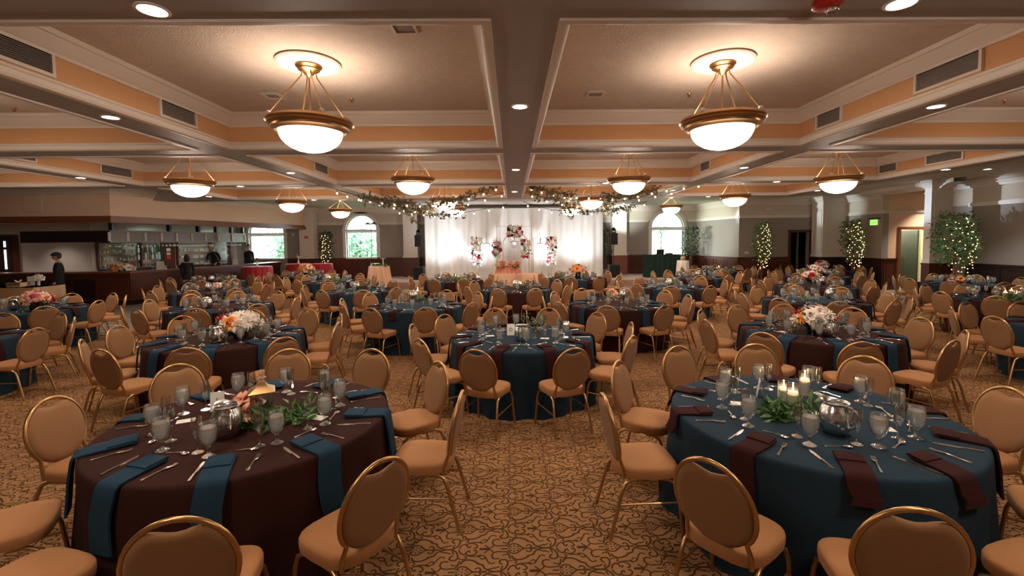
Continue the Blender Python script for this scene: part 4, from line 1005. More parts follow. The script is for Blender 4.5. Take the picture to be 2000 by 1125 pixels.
for i in range(len(BAR)-1):
    a,c=Vector(BAR[i]),Vector(BAR[i+1]); L=(c-a).length; n=max(1,round(L/.85))
    for q in range(n):
        p0=a+(c-a)*((q+.08)/n); p1=a+(c-a)*((q+.92)/n); b=MB(); b.seg(tuple(p0),tuple(p1),-.025,.22,ZBAR-.25,.021); e=(p1-p0).normalized()*.07
        b.seg(tuple(p0+e),tuple(p1-e),-.04,.29,ZBAR-.32,.021); bpart(b,'panel','dark_wood' if i==0 else 'mahogany')
# raised staff floor, back wall and overhead bulkhead
BULK=[(-22,14.0),(-12.15,14.0),(-10.25,22.9)]
b=ribbon(MB(),BULK,0,.2,2.72,ZP); b.prism([(-22,14.2),(-12.3,14.2),(-10.4,22.9),(-10.4,YFAR),(-22,YFAR)],2.95,3.0)
struct(b.build('wall_bulkhead','bulkhead_paint',smooth=False))
b=MB()
for d,z0,z1 in ((-.06,2.72,2.75),(-.10,2.75,2.80),(-.07,2.80,2.85),(-.04,2.85,2.92)): ribbon(b,BULK,d,.0,z0,z1)
struct(b.build('trim_80','mahogany_light',smooth=False))
b=MB(); ribbon(b,BULK,-.16,0,ZP-.12,ZP-.002); ribbon(b,BULK,-.08,0,ZP-.22,ZP-.12); struct(b.build('trim_81','moulding',smooth=False))
struct(MB().prism([(-21.9,16.05),(-13.3,16.05),(-12.3,YFAR-.1),(-21.9,YFAR-.1)],.001,.15).build('floor_bar','grey_wood'))
BACK=[(-22,17.9),(-16.35,17.9),(-14.0,YFAR)]
struct(ribbon(MB(),BACK,0,.15,0,2.95).build('wall_bar_back','white_panel',smooth=False))
t=thing('dark_door','dark door with bright narrow glass strips at far left','door',(-19.85,17.8,.152)); MB().box(-.75,.62,0,.06,0,2.25).build('leaf','dark_wood',t)
for z0,z1 in ((1.0,1.75),(1.85,2.08)): MB().box(.28,.35,-.012,0,z0,z1).build('glass_strip','strip_glow',t)  # the glass itself is made to glow; the door holds no lamp
MB().box(.62,.78,-.02,.06,0,2.33).box(-.75,.62,-.02,.06,2.25,2.33).build('frame','mahogany',t)
# canopy with hanging glass rack
CAN=[(-16.75,15.75),(-13.75,15.75),(-13.25,18.2),(-12.95,20.3),(-12.9,22.2)]
can=thing('bar_canopy','panelled wooden canopy hanging over the bar','canopy',(-13.4,16,2.2))
def cpart(b,name,m): b.v=[(x+13.4,y-16,z-2.2) for x,y,z in b.v]; return b.build(name,m,can,smooth=False)
cpart(ribbon(MB(),CAN[:2],0,.45,2.14,2.53),'fascia_side','dark_wood'); cpart(ribbon(MB(),CAN[1:],0.02,.45,2.14,2.53),'fascia','grey_wood')
cpart(ribbon(ribbon(MB(),CAN[1:],-.03,.02,2.12,2.17),CAN[1:],-.03,.02,2.48,2.55),'moulding','grey_wood')
L=[(Vector(CAN[1]),Vector(CAN[2]),4),(Vector(CAN[2]),Vector(CAN[3]),3),(Vector(CAN[3]),Vector(CAN[4]),2)]
for a,c,n in L:
    for q in range(n+1): 
        p=a+(c-a)*(q/n); e=(c-a).normalized()*.04; b=MB(); b.seg(tuple(p-e),tuple(p+e),-.03,2.17,2.48,.02); cpart(b,'stile','white_panel')
for fx in (.0,.28,.48,.63,.80,.95):
    k_=fx*(len(CAN)-2); i=min(int(k_),len(CAN)-3); p=Vector(CAN[1+i]).lerp(Vector(CAN[2+i]),k_-i); b=MB(); b.box(p.x-.06+.0,p.x+.06,p.y+.05,p.y+.17,2.53,2.95); cpart(b,'hanger_post','dark_wood')
HANG=MB().lathe([(0,0),(.032,0),(.03,-.004),(.006,-.012),(.005,-.075),(.022,-.095),(.034,-.13),(.030,-.17),(.028,-.17),(.031,-.13),(.02,-.10),(0,-.09)],10).mesh('hanging_glass','glass')
rnd=random.Random(5)
for i in range(46):
    for row in range(2):
        f=.01+.95*i/45; k_=f*(len(CAN)-2); s=min(int(k_),len(CAN)-3); p=Vector(CAN[1+s]).lerp(Vector(CAN[2+s]),k_-s)+Vector((-.12-.16*row,.05))
        tag(obj('hanging_wine_glass',HANG,None,(p.x,p.y,2.138)),'upside-down wine glass hanging from the bar canopy rack','glass','wine glasses hanging under the bar canopy')
# mirrored shelf units with bottles and glasses
BOT={}
for c in ('bottle_green','bottle_amber','bottle_clear'):
    BOT[c]=MB().lathe([(0,0),(.038,0),(.04,.01),(.04,.17),(.03,.205),(.014,.23),(.013,.28),(.016,.285),(.016,.30),(0,.30)],10).mesh('liquor_bottle',c)
TUMB=MB().lathe([(0,0),(.03,0),(.038,.13),(.035,.13),(.028,.008),(0,.008)],10).mesh('bar_glass','glass')
def back_at(f): 
    a,c=Vector(BACK[1]),Vector(BACK[2]); p=a+(c-a)*f; d=(c-a).normalized(); return p,d,Vector((d.y,-d.x))
def shelf_unit(label,f0,f1,glow):
    (p0,d,n),(p1,_,_)=back_at(f0),back_at(f1); L=(p1-p0).length
    t=thing('bar_shelf_unit',label,'shelf',(p0.x+n.x*.01,p0.y+n.y*.01,0.151),atan2(d.y,d.x))   # local x along wall, local -y towards the hall
    MB().box(0,L,-.012,-.002,.95,2.1).build('mirror','mirror_glass' if glow else 'steel',t)
    MB().box(0,L,-.5,-.002,0,.92).build('cabinet','dark_wood',t); MB().box(-.02,L+.02,-.53,0,.92,.96).build('counter','dark_wood',t)
    for x0,x1 in ((-.05,0),(L,L+.05),(L*.62,L*.62+.04)): MB().box(x0,x1,-.16,-.013,.96,2.15).build('upright','mahogany',t)
    for z in (1.25,1.55,1.85): MB().box(0,L,-.2,-.013,z,z+.015).build('shelf','glass',t)
    return t,p0,d,n,L
for lab,f0,f1,g in (('mirrored back-bar shelves with bottles, left half of bar',.03,.42,1),('mirrored back-bar shelves with stacked glasses, right half of bar',.52,.93,0)):
    t,p0,d,n,L=shelf_unit(lab,f0,f1,g)
    for z in (.96+.151,1.266+.151,1.566+.151):
        nn=int(L/.13)
        for i in range(nn):
            s=.06+i*.13; p=p0+d*s+n*(.09+.05*(i%2)); 
            if (z>1.3 and i>nn*.55) if g else False:
                c=rnd.choice(list(BOT)); tag(obj('liquor_bottle',BOT[c],None,(p.x,p.y,z)),'%s liquor bottle on the back-bar shelf'%{'bottle_green':'dark green','bottle_amber':'amber','bottle_clear':'clear'}[c],'bottle',{'bottle_green':'dark green','bottle_amber':'amber','bottle_clear':'clear'}[c]+' bottles behind the bar')
            else: tag(obj('bar_glass',TUMB,None,(p.x,p.y,z)),'clear glass standing on the %s back-bar shelves'%('left' if g else 'right'),'glass','glasses on the %s back-bar shelves'%('left' if g else 'right'))
light('backbar_light','SPOT',(-14.6,19.0,2.9),30,(.8,1,.9),.15,(-15.6,19.6,1.4),110,.8); light('backbar_light','SPOT',(-13.7,21.6,2.9),30,(.9,1,1),.15,(-14.5,22,1.4),110,.8)
def barpt(px,d=.25):
    best=None
    P=offset_path(BAR,d)
    for i in range(len(P)-1):
        for q in range(40):
            p=P[i].lerp(P[i+1],q/40); x,_=pix(p.x,p.y,ZBAR)
            if best is None or abs(x-px)<best[0]: best=(abs(x-px),p)
    return best[1]
p=barpt(242); bouquet('pink and yellow rose bouquet on the corner of the bar',p,['rose_peach','rose_white','rose_peach','rose_orange','rose_white','rose_peach','rose_orange','rose_white','rose_peach','rose_orange','rose_white','rose_peach'],r=.26,h=.07,seed=8,vr=.12,z=ZBAR+.001,squash=.5,bs=1.9,foli='leaf_pale')
def barcard(px,lab,w=.24,h=.3):
    p=barpt(px); t=thing('bar_menu',lab,'sign',(p.x,p.y,ZBAR+.001),.1,'white cards standing on the bar'); MB().add([(-w/2,0,0),(w/2,0,0),(w/2,.05,h),(-w/2,.05,h),(-w/2,.1,0),(w/2,.1,0),(w/2,.052,h),(-w/2,.052,h)],[(0,1,2,3),(5,4,7,6),(3,2,6,7)]).build('sheet','card_paper',t,smooth=False); return t
barcard(312,'white card standing on the bar near the dark panel'); barcard(458,'white card standing on the bar beside the bartender',.2,.25)
for i,px in enumerate((300,323,432,440)):
    p=barpt(px,.3); tag(obj('bar_glass',TUMB,None,(p.x,p.y,ZBAR+.001)),'clear tumbler standing on the bar, %s'%['left of white card','right of white card','before the bartender','by the bartender hand'][i],'glass','tumblers on the bar')
# panel between the shelf units with notes
p,d,n=back_at(.47); t=thing('notice_board','mahogany panel with yellow and red notes behind the bar','panel',(p.x+n.x*.005,p.y+n.y*.005,.151),atan2(d.y,d.x))
MB().box(-.25,.2,-.04,-.002,0,2.2).build('board','mahogany',t)
for i,(z,m_) in enumerate(((1.6,'rose_white'),(1.42,'rose_peach'),(1.25,'red_sign'))): MB().box(-.14,.02,-.046,-.04,z,z+.13).build('note',m_,t)

# ================================================================== gift table and cocktail tables
t=thing('gift_table','table under a glittering gold cloth at far left','table',(-14.0,12.9,0))
MB().box(-1.6,1.0,-.45,.45,.86,.9).build('table_top','gold_sequin',t)
rs=[]; N=90
for q in range(6):
    z=.9-.89*q/5; ring=[]
    for i in range(N):
        f=i/N*4; s=int(f); u=f-s; c=[(-1.6,-.45),(1.0,-.45),(1.0,.45),(-1.6,.45)]; x=c[s][0]+(c[(s+1)%4][0]-c[s][0])*u; y=c[s][1]+(c[(s+1)%4][1]-c[s][1])*u
        k_=1+.02*q/5*(1+sin(i*1.1)); ring.append((x*k_-.0,y*(1+.10*q/5*(1+.5*sin(i*1.1))),z))
    rs.append(ring)
MB().rings(rs[::-1],cap0=False).build('sequin_cloth','gold_sequin',t,angle=60)
for lab,dx,s,h in (('large square gold gift box at left picture edge',-.95,.24,.22),('small gold gift box on the glitter table',.25,.16,.11)):
    g=thing('gift_box',lab,'box',(-14.0+dx,12.8,.901),.15,'gold gift boxes'); MB().box(-s,s,-s,s,0,h).build('box','gold_sequin',g); MB().box(-s-.01,s+.01,-s-.01,s+.01,h-.05,h+.01).build('lid','gold_frame',g)
    b=MB(); 
    for a in range(4): b.tube([(0,0,h+.012),(.09*cos(a*1.57),.09*sin(a*1.57),h+.07),(.03*cos(a*1.57+.6),.03*sin(a*1.57+.6),h+.02)],.015,5)
    b.build('bow','rose_white',g)
g=thing('framed_card','small white framed card behind gold gift boxes','frame',(-13.72,13.1,.901),.1); MB().box(-.09,.09,0,.02,0,.26).build('frame','white_trim',g); MB().box(-.07,.07,-.004,0,.03,.23).build('print','card_paper',g)
bouquet('small white posy beside framed card on glitter table',(-13.5,13.1),['rose_white']*7,vase='white_trim',r=.09,h=.2,seed=3,vr=.035,z=.901,bs=1.3)
def cocktail(label,px0,px1,py,y):
    a,c=at(px0,py,y),at(px1,py,y); r=(c.x-a.x)/2; H=1.08
    t=thing('cocktail_table',label,'table',((a.x+c.x)/2,y,0),0,'red cocktail tables'); n=72; rings=[]
    for rr,z,amp in ((.0,H,0),(r*.6,H,0),(r*.97,H,0),(r,H-.01,0),(r*1.01,H-.06,.01),(r*1.03,H-.4,.025),(r*1.07,H-.8,.04),(r*1.10,.005,.05)):
        if rr==0: continue
        rings.append([((rr+amp*cos(18*th+sin(3*th)))*cos(th),(rr+amp*cos(18*th+sin(3*th)))*sin(th),z) for th in (2*pi*i/n for i in range(n))])
    MB().rings(rings,cap0=True,cap1=False).build('tablecloth','red_cloth',t,angle=60)
    MB().lathe([(0,H-.04),(r*.93,H-.04),(r*.93,H-.012),(0,H-.012)],24).build('table_top','mahogany',t); MB().lathe([(.25,.002),(.25,.02),(.04,.05),(.035,H-.04)],14).build('pedestal','black',t)
    return t.location,H
for lab,px0,px1,py,y,vx in (('nearest red-clothed cocktail table by the bar',476,529,520,19.3,'nearest'),('middle red-clothed cocktail table by the far wall',561,605,512.5,21.6,'middle'),('furthest red-clothed cocktail table under the lit tree',610,648,507,21.55,'furthest')):
    l,H=cocktail(lab,px0,px1,py,y)
    if vx!='furthest':
        v=thing('bud_vase','white bud vase with sprig on %s red cocktail table'%vx,'vase',(l.x,l.y,H+.001),0,'bud vases'); MB().lathe([(0,0),(.04,0),(.05,.05),(.02,.16),(.025,.22),(0,.22)],12).build('vase','rose_white',v)
        stuff(obj('sprig',leaves_mesh('sprig','leaf' if vx=='nearest' else 'rose_white',40,ellip(.11,.11,.10,.33,.1),.07,.5,seed=3),v))

# ================================================================== stage: drape, frames, sweetheart table, speakers, booth
Y=21.9
def drape(label,x0,x1,y,z0,z1,amp=.06,freq=9.0,seed=1):
    rnd=random.Random(seed); n=int((x1-x0)*26); ph=[rnd.uniform(0,6.28) for _ in range(4)]
    def f(u,v):
        x=x0+(x1-x0)*u; w=sin(x*freq+ph[0]+.8*sin(x*1.7+ph[1]))+.5*sin(x*freq*2.3+ph[2]+sin(x*.9))
        return (x,y+amp*w*(.45+.55*v),z1+(z0-z1)*v)
    return tag(MB().grid(f,n,6).build('backdrop_drape','drape_white',angle=80),label,'curtain')
drape('white pleated backdrop curtain behind the coral table',-4.15,4.42,Y,.305,3.62,.06,9.5,2)
t=thing('pipe_frame','metal pipe frame carrying the white backdrop','frame',(0,Y+.16,.3)); b=MB(); b.tube([(-4.1,0,3.33),(4.4,0,3.33)],.02,6)
for x in (-4.1,0,4.4): b.tube([(x,0,0.005),(x,0,3.33)],.02,6); b.box(x-.2,x+.2,-.02,.2,0.001,.01)
b.build('pipes','steel',t)
for x in (-3.3,-1.5,1.5,3.3):
    t=thing('uplight','small black stage uplight before the backdrop, %s'%{-3.3:'leftmost',-1.5:'inner left',1.5:'inner right',3.3:'rightmost'}[x],'lamp',(x,20.3,.301),0,'uplights on the stage'); MB().lathe([(0,0),(.07,0),(.075,.02),(.06,.03),(.06,.14),(0,.14)],14).build('can','black',t); MB().lathe([(0,.142),(.055,.142)],14).build('lens','cool_lens',t)
    light('uplight_lamp','SPOT',(x,20.3,.46),150,(.88,.94,1),.06,(x,Y+.05,2.9),95,1.0)
YF=21.0
def P3(px,py,y=YF): return at(px,py,y)
def rod(b,pts,r=.014): b.tube([tuple(p) for p in pts],r,6)
ZS=.301
def frame_thing(label,pts,arch=None):
    c=pts[0]; t=thing('backdrop_frame',label,'frame',(c.x,c.y,ZS),0,'gold floral frames on the stage'); b=MB(); rod(b,[p-Vector((c.x,c.y,ZS)) for p in pts])
    for p in (pts[0],pts[-1]): q=p-Vector((c.x,c.y,ZS)); b.box(q.x-.10,q.x+.10,q.y-.12,q.y+.12,0,.012)
    b.build('frame_rod','gold_frame',t)
def box_frame(label,px0,px1,pt,y):
    a,c=at(px0,pt,y),at(px1,pt,y); frame_thing(label,[Vector((a.x,y,ZS)),a,c,Vector((c.x,y,ZS))])
box_frame('tall gold rectangular frame behind the coral table',970.5,1038,442,21.25)
box_frame('low gold rectangular frame, left of coral table',932,969,465,21.05); box_frame('low gold rectangular frame, right of coral table',1041,1077,465,21.05)
a,c=at(982,480,20.95),at(1033,480,20.95); r=(c.x-a.x)/2; m_=(a+c)/2
frame_thing('gold arched frame behind the coral table',[Vector((a.x,20.95,ZS))]+[Vector((m_.x-r*cos(pi*i/14),20.95,m_.z+r*sin(pi*i/14))) for i in range(15)]+[Vector((c.x,20.95,ZS))])
BUD=petal_flower('bud','rose_white',[(4,.0,.05,20,.06),(5,.0,.055,70,.07)],3)
def floral(label,px0,py0,px1,py1,y,pal,seed):
    a,c=at(px0,py0,y),at(px1,py1,y); cx,cz=(a.x+c.x)/2,(a.z+c.z)/2; rx,rz=abs(c.x-a.x)/2,abs(a.z-c.z)/2
    t=thing('floral_column',label,'flowers',(cx,y,cz),0,'floral pieces on the stage frames'); rnd=random.Random(seed)
    stuff(obj('foliage',leaves_mesh('foliage','leaf_dark',220,lambda q:(q.uniform(-rx,rx),q.uniform(-.1,.06),q.uniform(-rz,rz)),.10,.5,seed=seed),t))
    for col in dict.fromkeys(pal):
        b=MB(); src=petal_flower('x',col,[(4,.0,.05,18,.06),(5,.0,.055,66,.07)],3); V=[v.co.copy() for v in src.vertices]; F=[tuple(p.vertices) for p in src.polygons]
        bpy.data.meshes.remove(src)
        for i in range(max(4,int(rx*rz*300*pal.count(col)/len(pal)))):
            p=Vector((rnd.uniform(-rx,rx),rnd.uniform(-.15,-.08),rnd.uniform(-rz,rz))); M=Matrix.Translation(p)@Vector((p.x*.8,-1,p.z*.3)).to_track_quat('Z','Y').to_matrix().to_4x4()@Matrix.Scale(rnd.uniform(1.0,1.7),4)
            b.add([M@v for v in V],F)
        stuff(b.build('blooms',col,t,angle=80))
pal=['rose_white']*9+['rose_pink','rose_navy','rose_red']
floral('tall column of white and pink flowers, leftmost on the stage',922,463,941,517,20.9,pal,1); floral('tall column of white and pink flowers, rightmost on the stage',1068,462,1086,516,20.9,pal,2)
floral('short flower cluster left of the arch',963,470,979,503,20.7,pal,3); floral('short flower cluster right of the arch',1019,469,1036,503,20.7,pal,4); floral('flower cluster crowning the arch',991,441,1020,461,20.75,pal,5)
for lab,px,py,s in (('small white chandelier hanging inside the arch',1005,474,1.15),('small white chandelier in the left frame',950,478,1.0),('small white chandelier in the right frame',1055,478,1.0)):
    p=at(px,py,21.12); t=thing('small_chandelier',lab,'chandelier',p,0,'white chandeliers in the frames'); t.scale=(s,s,s)
    MB().lathe([(.03,.30),(.035,.26),(.02,.10),(.16,.06),(.17,.03),(.14,.02)],16,cap=False).build('crown','white_trim',t)
    b=MB(); 
    for i in range(16):
        a=2*pi*i/16; b.tube([(.165*cos(a),.165*sin(a),.04),(.15*cos(a),.15*sin(a),-.10),(.06*cos(a),.06*sin(a),-.22)],.012,5)
    stuff(b.build('crystal_strands','rose_white',t)); MB().ball((0,0,-.02),.07,10,8).build('lamp','screen_glow',t); MB().tube([(0,0,.28),(0,0,.55)],.006,5).build('chain','steel',t)
# coral sweetheart table
c=at(992,513,20.45); t=thing('sweetheart_table','small round table in gathered coral cloth on the stage','table',(c.x-.0,20.5,.301)); n=96; rings=[]
for rr,z,amp in ((.30,.70,0),(.47,.70,0),(.49,.685,.004),(.52,.5,.02),(.58,.3,.03),(.66,.1,.035),(.72,.004,.03)): rings.append([((rr+amp*cos(26*th+sin(5*th)))*cos(th),(rr+amp*cos(26*th+sin(5*th)))*sin(th),z) for th in (2*pi*i/n for i in range(n))])
MB().rings(rings,cap0=True,cap1=False).build('tablecloth','coral_cloth',t,angle=60); MB().lathe([(.2,.002),(.2,.02),(.03,.04),(.03,.66),(.46,.66),(.46,.69),(0,.69)],16).build('pedestal_top','mahogany',t)
g=thing('flower_garland','rose and greenery garland spilling over the coral table','garland',(c.x,20.1,1.0))
stuff(obj('foliage',leaves_mesh('foliage','leaf_dry',420,lambda q:(lambda x:(x,q.uniform(-.10,.05),q.uniform(-.42*max(0,1-(x/.3)**2)-.10,.12)))(q.uniform(-.52,.52)),.12,.4,seed=9),g))
rnd=random.Random(4)
for i in range(13):
    x=-.48+.08*i; o=obj('bloom',ROSE[['rose_peach','rose_white','rose_orange','rose_pink'][i%4]],g,(x,-.10,rnd.uniform(-.04,.12))); o.rotation_euler=(1.3,0,rnd.uniform(-.4,.4)); o.scale=(1.5,)*3
# curved settees before the stage
for lab,px,y,rz in (('pale peach curved-back settee before coral table, left one',982,18.9,.05),('pale peach curved-back settee before coral table, right one',1036,18.9,-.12)):
    p=at(px,545,y); t=thing('curved_settee',lab,'settee',(p.x,y,0),rz,'peach settees before the stage'); rs=[]
    for i in range(13):
        a=pi+pi*i/12; R0,R1=.55,.46; hh=.66+.06*sin(pi*i/12); rs.append([(R0*cos(a),R0*sin(a)*.75,.12),(R0*cos(a),R0*sin(a)*.75,hh-.03),((R0+R1)/2*cos(a),(R0+R1)/2*sin(a)*.75,hh),(R1*cos(a),R1*sin(a)*.75,hh-.03),(R1*cos(a),R1*sin(a)*.75,.12)])
    MB().rings(rs).build('back','blush_cloth',t,angle=50); MB().lathe([(0,.12),(.45,.12),(.46,.2),(.46,.38),(.42,.42),(0,.43)],24).build('seat','blush_cloth',t)
    for a in (.6,2.5,3.8,5.6): MB().tube([(.38*cos(a),.3*sin(a),.12),(.38*cos(a),.3*sin(a),.002)],.02,6).build('leg','mahogany',t)
# greenery mounds with tealights along the stage front
for i,(px,lab) in enumerate(((916,'left'),(1030,'middle'),(1075,'right'))):
    p=at(px,538,20.35); t=thing('greenery_mound','low greenery mound with white blooms on stage front, %s'%lab,'greenery',(p.x,20.35,.301),0,'greenery along the stage front'); stuff(obj('foliage',leaves_mesh('foliage','leaf_dry',200,lambda q:(q.gauss(0,.22),q.gauss(0,.1),abs(q.gauss(.06,.06))),.11,.45,seed=50+i),t))
    for q in range(5): o=obj('bloom',ROSE['rose_white'],t,(-.3+.15*q,-.1,.12)); o.rotation_euler=(.8,0,0)
# loudspeakers with moving-head lamps
for side,px,py0,y,lx in (('left',817.5,459,21.0,-1),('right',1198.5,453,21.0,1)):
    p=at(px,py0,y); z0=ZS
    t=thing('subwoofer','black subwoofer cabinet on the stage, %s of the backdrop'%side,'speaker',(p.x+.0,y,z0),0,'subwoofers on the stage'); MB().box(-.24,.24,-.25,.25,.002,.60).build('cabinet','black',t); MB().box(-.21,.21,-.262,-.25,.05,.56).build('grille','black_matte',t)
    t2=thing('loudspeaker','black loudspeaker on pole, %s of the backdrop'%side,'speaker',(p.x,y,z0+.602),0,'loudspeakers on poles'); MB().tube([(0,0,.0),(0,0,.93)],.018,8).build('pole','black',t2); MB().lathe([(.06,0),(.06,.02),(.02,.04)],12).build('pole_cup','black',t2)
    MB().prism([(-.16,-.14),(.16,-.14),(.11,.15),(-.11,.15)],.92,1.46).build('cabinet','black',t2); MB().box(-.14,.14,-.15,-.14,.95,1.43).build('grille','black_matte',t2)
    t3=thing('moving_head_lamp','moving-head stage lamp on top of %s loudspeaker'%side,'lamp',(p.x,y,z0+.602+1.462),0,'moving-head lamps'); MB().box(-.09,.09,-.09,.09,0,.05).build('base','black',t3); MB().box(-.10,-.07,-.04,.04,.05,.22).box(.07,.10,-.04,.04,.05,.22).build('yoke','black',t3); MB().ball((0,0,.18),(.07,.09,.085),12,8).build('head','black_matte',t3)
    MB().lathe([(0,0),(.05,0)],12,M=Matrix.Translation((0,-.092,.18))@Matrix.Rotation(pi/2,4,'X')).build('lens','steel',t3)
h=at(1198.5,445,20.85)
light('moving_head_beam','SPOT',(h.x,20.7,h.z),1700,(.74,.86,1),.10,(13.4,14.1,3.15),9.5,.9); light('moving_head_beam','SPOT',(h.x,20.7,h.z+.02),900,(.80,.97,1),.10,(13.75,19.1,3.3),12,.9)
light('moving_head_beam','SPOT',(h.x+.1,20.7,h.z),480,(.88,1,.88),.10,(9.9,21.6,2.4),46,.8); light('moving_head_beam','SPOT',(h.x+.1,20.8,h.z),200,(.88,1,.95),.10,(5.6,22.7,3.2),50,.8)
# booth with green cloth, laptop and easel card
a,c=at(1262,497,20.7),at(1326,497,20.7); t=thing('dj_booth','booth table under dark green cloth on the stage','table',((a.x+c.x)/2,20.9,.301)); w=(c.x-a.x)/2
MB().box(-w,w,-.3,.3,1.0,1.05).build('top','green_baize',t)
def f(u,v): x=-w+2*w*u; return (x,-.31-.012*sin(u*40)-.01*v,1.04-1.035*v)
MB().grid(f,64,4).build('cloth_front','green_baize',t); MB().box(-w-.005,-w+.005,-.3,.3,.004,1.03).box(w-.005,w+.005,-.3,.3,.004,1.03).build('cloth_side','green_baize',t)
for i in range(3): MB().box(-w+(i+1)*w/2-.004,-w+(i+1)*w/2+.004,-.335,-.325,.02,1.0).build('seam','black_matte',t)
l=thing('laptop','open laptop on the green booth','laptop',(t.location.x-.1,20.85,1.352)); MB().box(-.17,.17,-.12,.12,0,.02).build('keyboard','black',l); MB().add([(-.17,-.12,.02),(.17,-.12,.02),(.17,-.17,.24),(-.17,-.17,.24),(-.17,-.11,.02),(.17,-.11,.02),(.17,-.16,.24),(-.17,-.16,.24)],[(3,2,1,0),(4,5,6,7),(2,3,7,6),(0,3,7,4),(1,5,6,2)]).build('screen','black',l)
m2=thing('mixer','small black mixer on the green booth','mixer',(t.location.x+.35,20.85,1.352)); MB().box(-.14,.14,-.1,.1,0,.06).build('case','black',m2); MB().lathe([(0,.06),(.03,.06),(.025,.08),(0,.08)],10,(.05,0,0)).build('dial','steel',m2)
a=at(1334,505,19.1); t=thing('draped_stand','small stand under a cream cloth beside the booth','table',(a.x,19.1,0)); n=48; rings=[]
for rr,z,amp in ((.2,1.14,0),(.23,1.14,0),(.24,1.12,.004),(.27,.6,.02),(.30,.004,.03)): rings.append([((rr+amp*cos(9*th))*cos(th),(rr+amp*cos(9*th))*sin(th),z) for th in (2*pi*i/n for i in range(n))])
MB().rings(rings,cap1=False).build('cloth','rose_white',t,angle=60); MB().lathe([(.15,.002),(.15,.03),(.03,.05),(.03,1.1),(.2,1.12),(0,1.13)],12).build('pedestal','mahogany',t)
g=thing('round_basket','small round tan basket on the cream-draped stand','basket',(a.x,19.1,1.142)); MB().lathe([(0,0),(.08,0),(.11,.08),(.10,.14),(.09,.14),(.1,.08),(0,.01)],16).build('bowl','pot',g); MB().ball((0,0,.13),(.09,.09,.05),12,8).build('contents','blush_cloth',g)
# cake table and the tall stand behind it
a,c=at(721,519,18.9),at(760,519,18.9); t=thing('cake_table','round cake table in shiny blush cloth','table',((a.x+c.x)/2,18.9,0)); r=(c.x-a.x)/2; n=84; rings=[]
for rr,z,amp in ((r*.8,1.06,0),(r*.98,1.06,0),(r,1.04,.004),(r*1.06,.7,.03),(r*1.16,.35,.05),(r*1.26,.005,.06)): rings.append([((rr+amp*cos(13*th+1.5*sin(2*th)))*cos(th),(rr+amp*cos(13*th+1.5*sin(2*th)))*sin(th),z) for th in (2*pi*i/n for i in range(n))])
MB().rings(rings,cap1=False).build('tablecloth','blush_cloth',t,angle=60); MB().lathe([(.22,.002),(.22,.02),(.03,.05),(.03,1.0),(r*.9,1.02),(0,1.05)],14).build('pedestal','mahogany',t)
tx,ty=t.location.x,t.location.y
for dx,h,rr,lab in ((-.14,.10,.17,'low'),(.12,.30,.12,'tall')):
    s=thing('cake_stand','%s white cake stand on blush table'%lab,'cake stand',(tx+dx,ty-.05+.2*(dx>0),1.062),0,'white cake stands'); MB().lathe([(0,0),(.07,0),(.02,.02),(.018,h-.02),(.04,h-.01),(rr,h),(rr,h+.012),(0,h+.012)],18).build('stand','white_trim',s)
s=thing('greenery_runner','green leaf runner on the blush cake table','greenery',(tx+.1,ty-.2,1.062)); stuff(obj('leaves',leaves_mesh('leaves','leaf',170,lambda q:(q.uniform(-.3,.3),q.gauss(0,.06),abs(q.gauss(.02,.03))),.09,.4,seed=71),s))
s=thing('glass_jar','small glass jar at left of the cake table','jar',(tx-.28,ty-.12,1.062)); MB().lathe([(0,0),(.05,0),(.055,.1),(.05,.16),(.045,.16),(.05,.1),(0,.01)],12).build('jar','glass',s); MB().lathe([(0,.012),(.045,.012),(.048,.09),(0,.09)],12).build('contents','rose_white',s)
a=at(723.5,437,20.6); t=thing('light_bar_stand','tall black stand with short T-bar before the left arched window','stand',(a.x,20.6,.301)); H=a.z-.301
b=MB(); b.tube([(0,0,.3),(.03,0,H)],.012,6); b.build('pole','black',t); b=MB()
for i in range(3): q=2*pi*i/3+.3; MB().tube([(0,0,.35),(.3*cos(q),.3*sin(q),.006)],.010,5).build('leg','black',t)
MB().box(-.24,.28,-.03,.03,H-.03,H+.02).build('t_bar','black',t)
for dx in (-.12,.16): MB().box(dx-.05,dx+.05,-.06,.04,H+.02,H+.07).build('lamp_head','black',t)

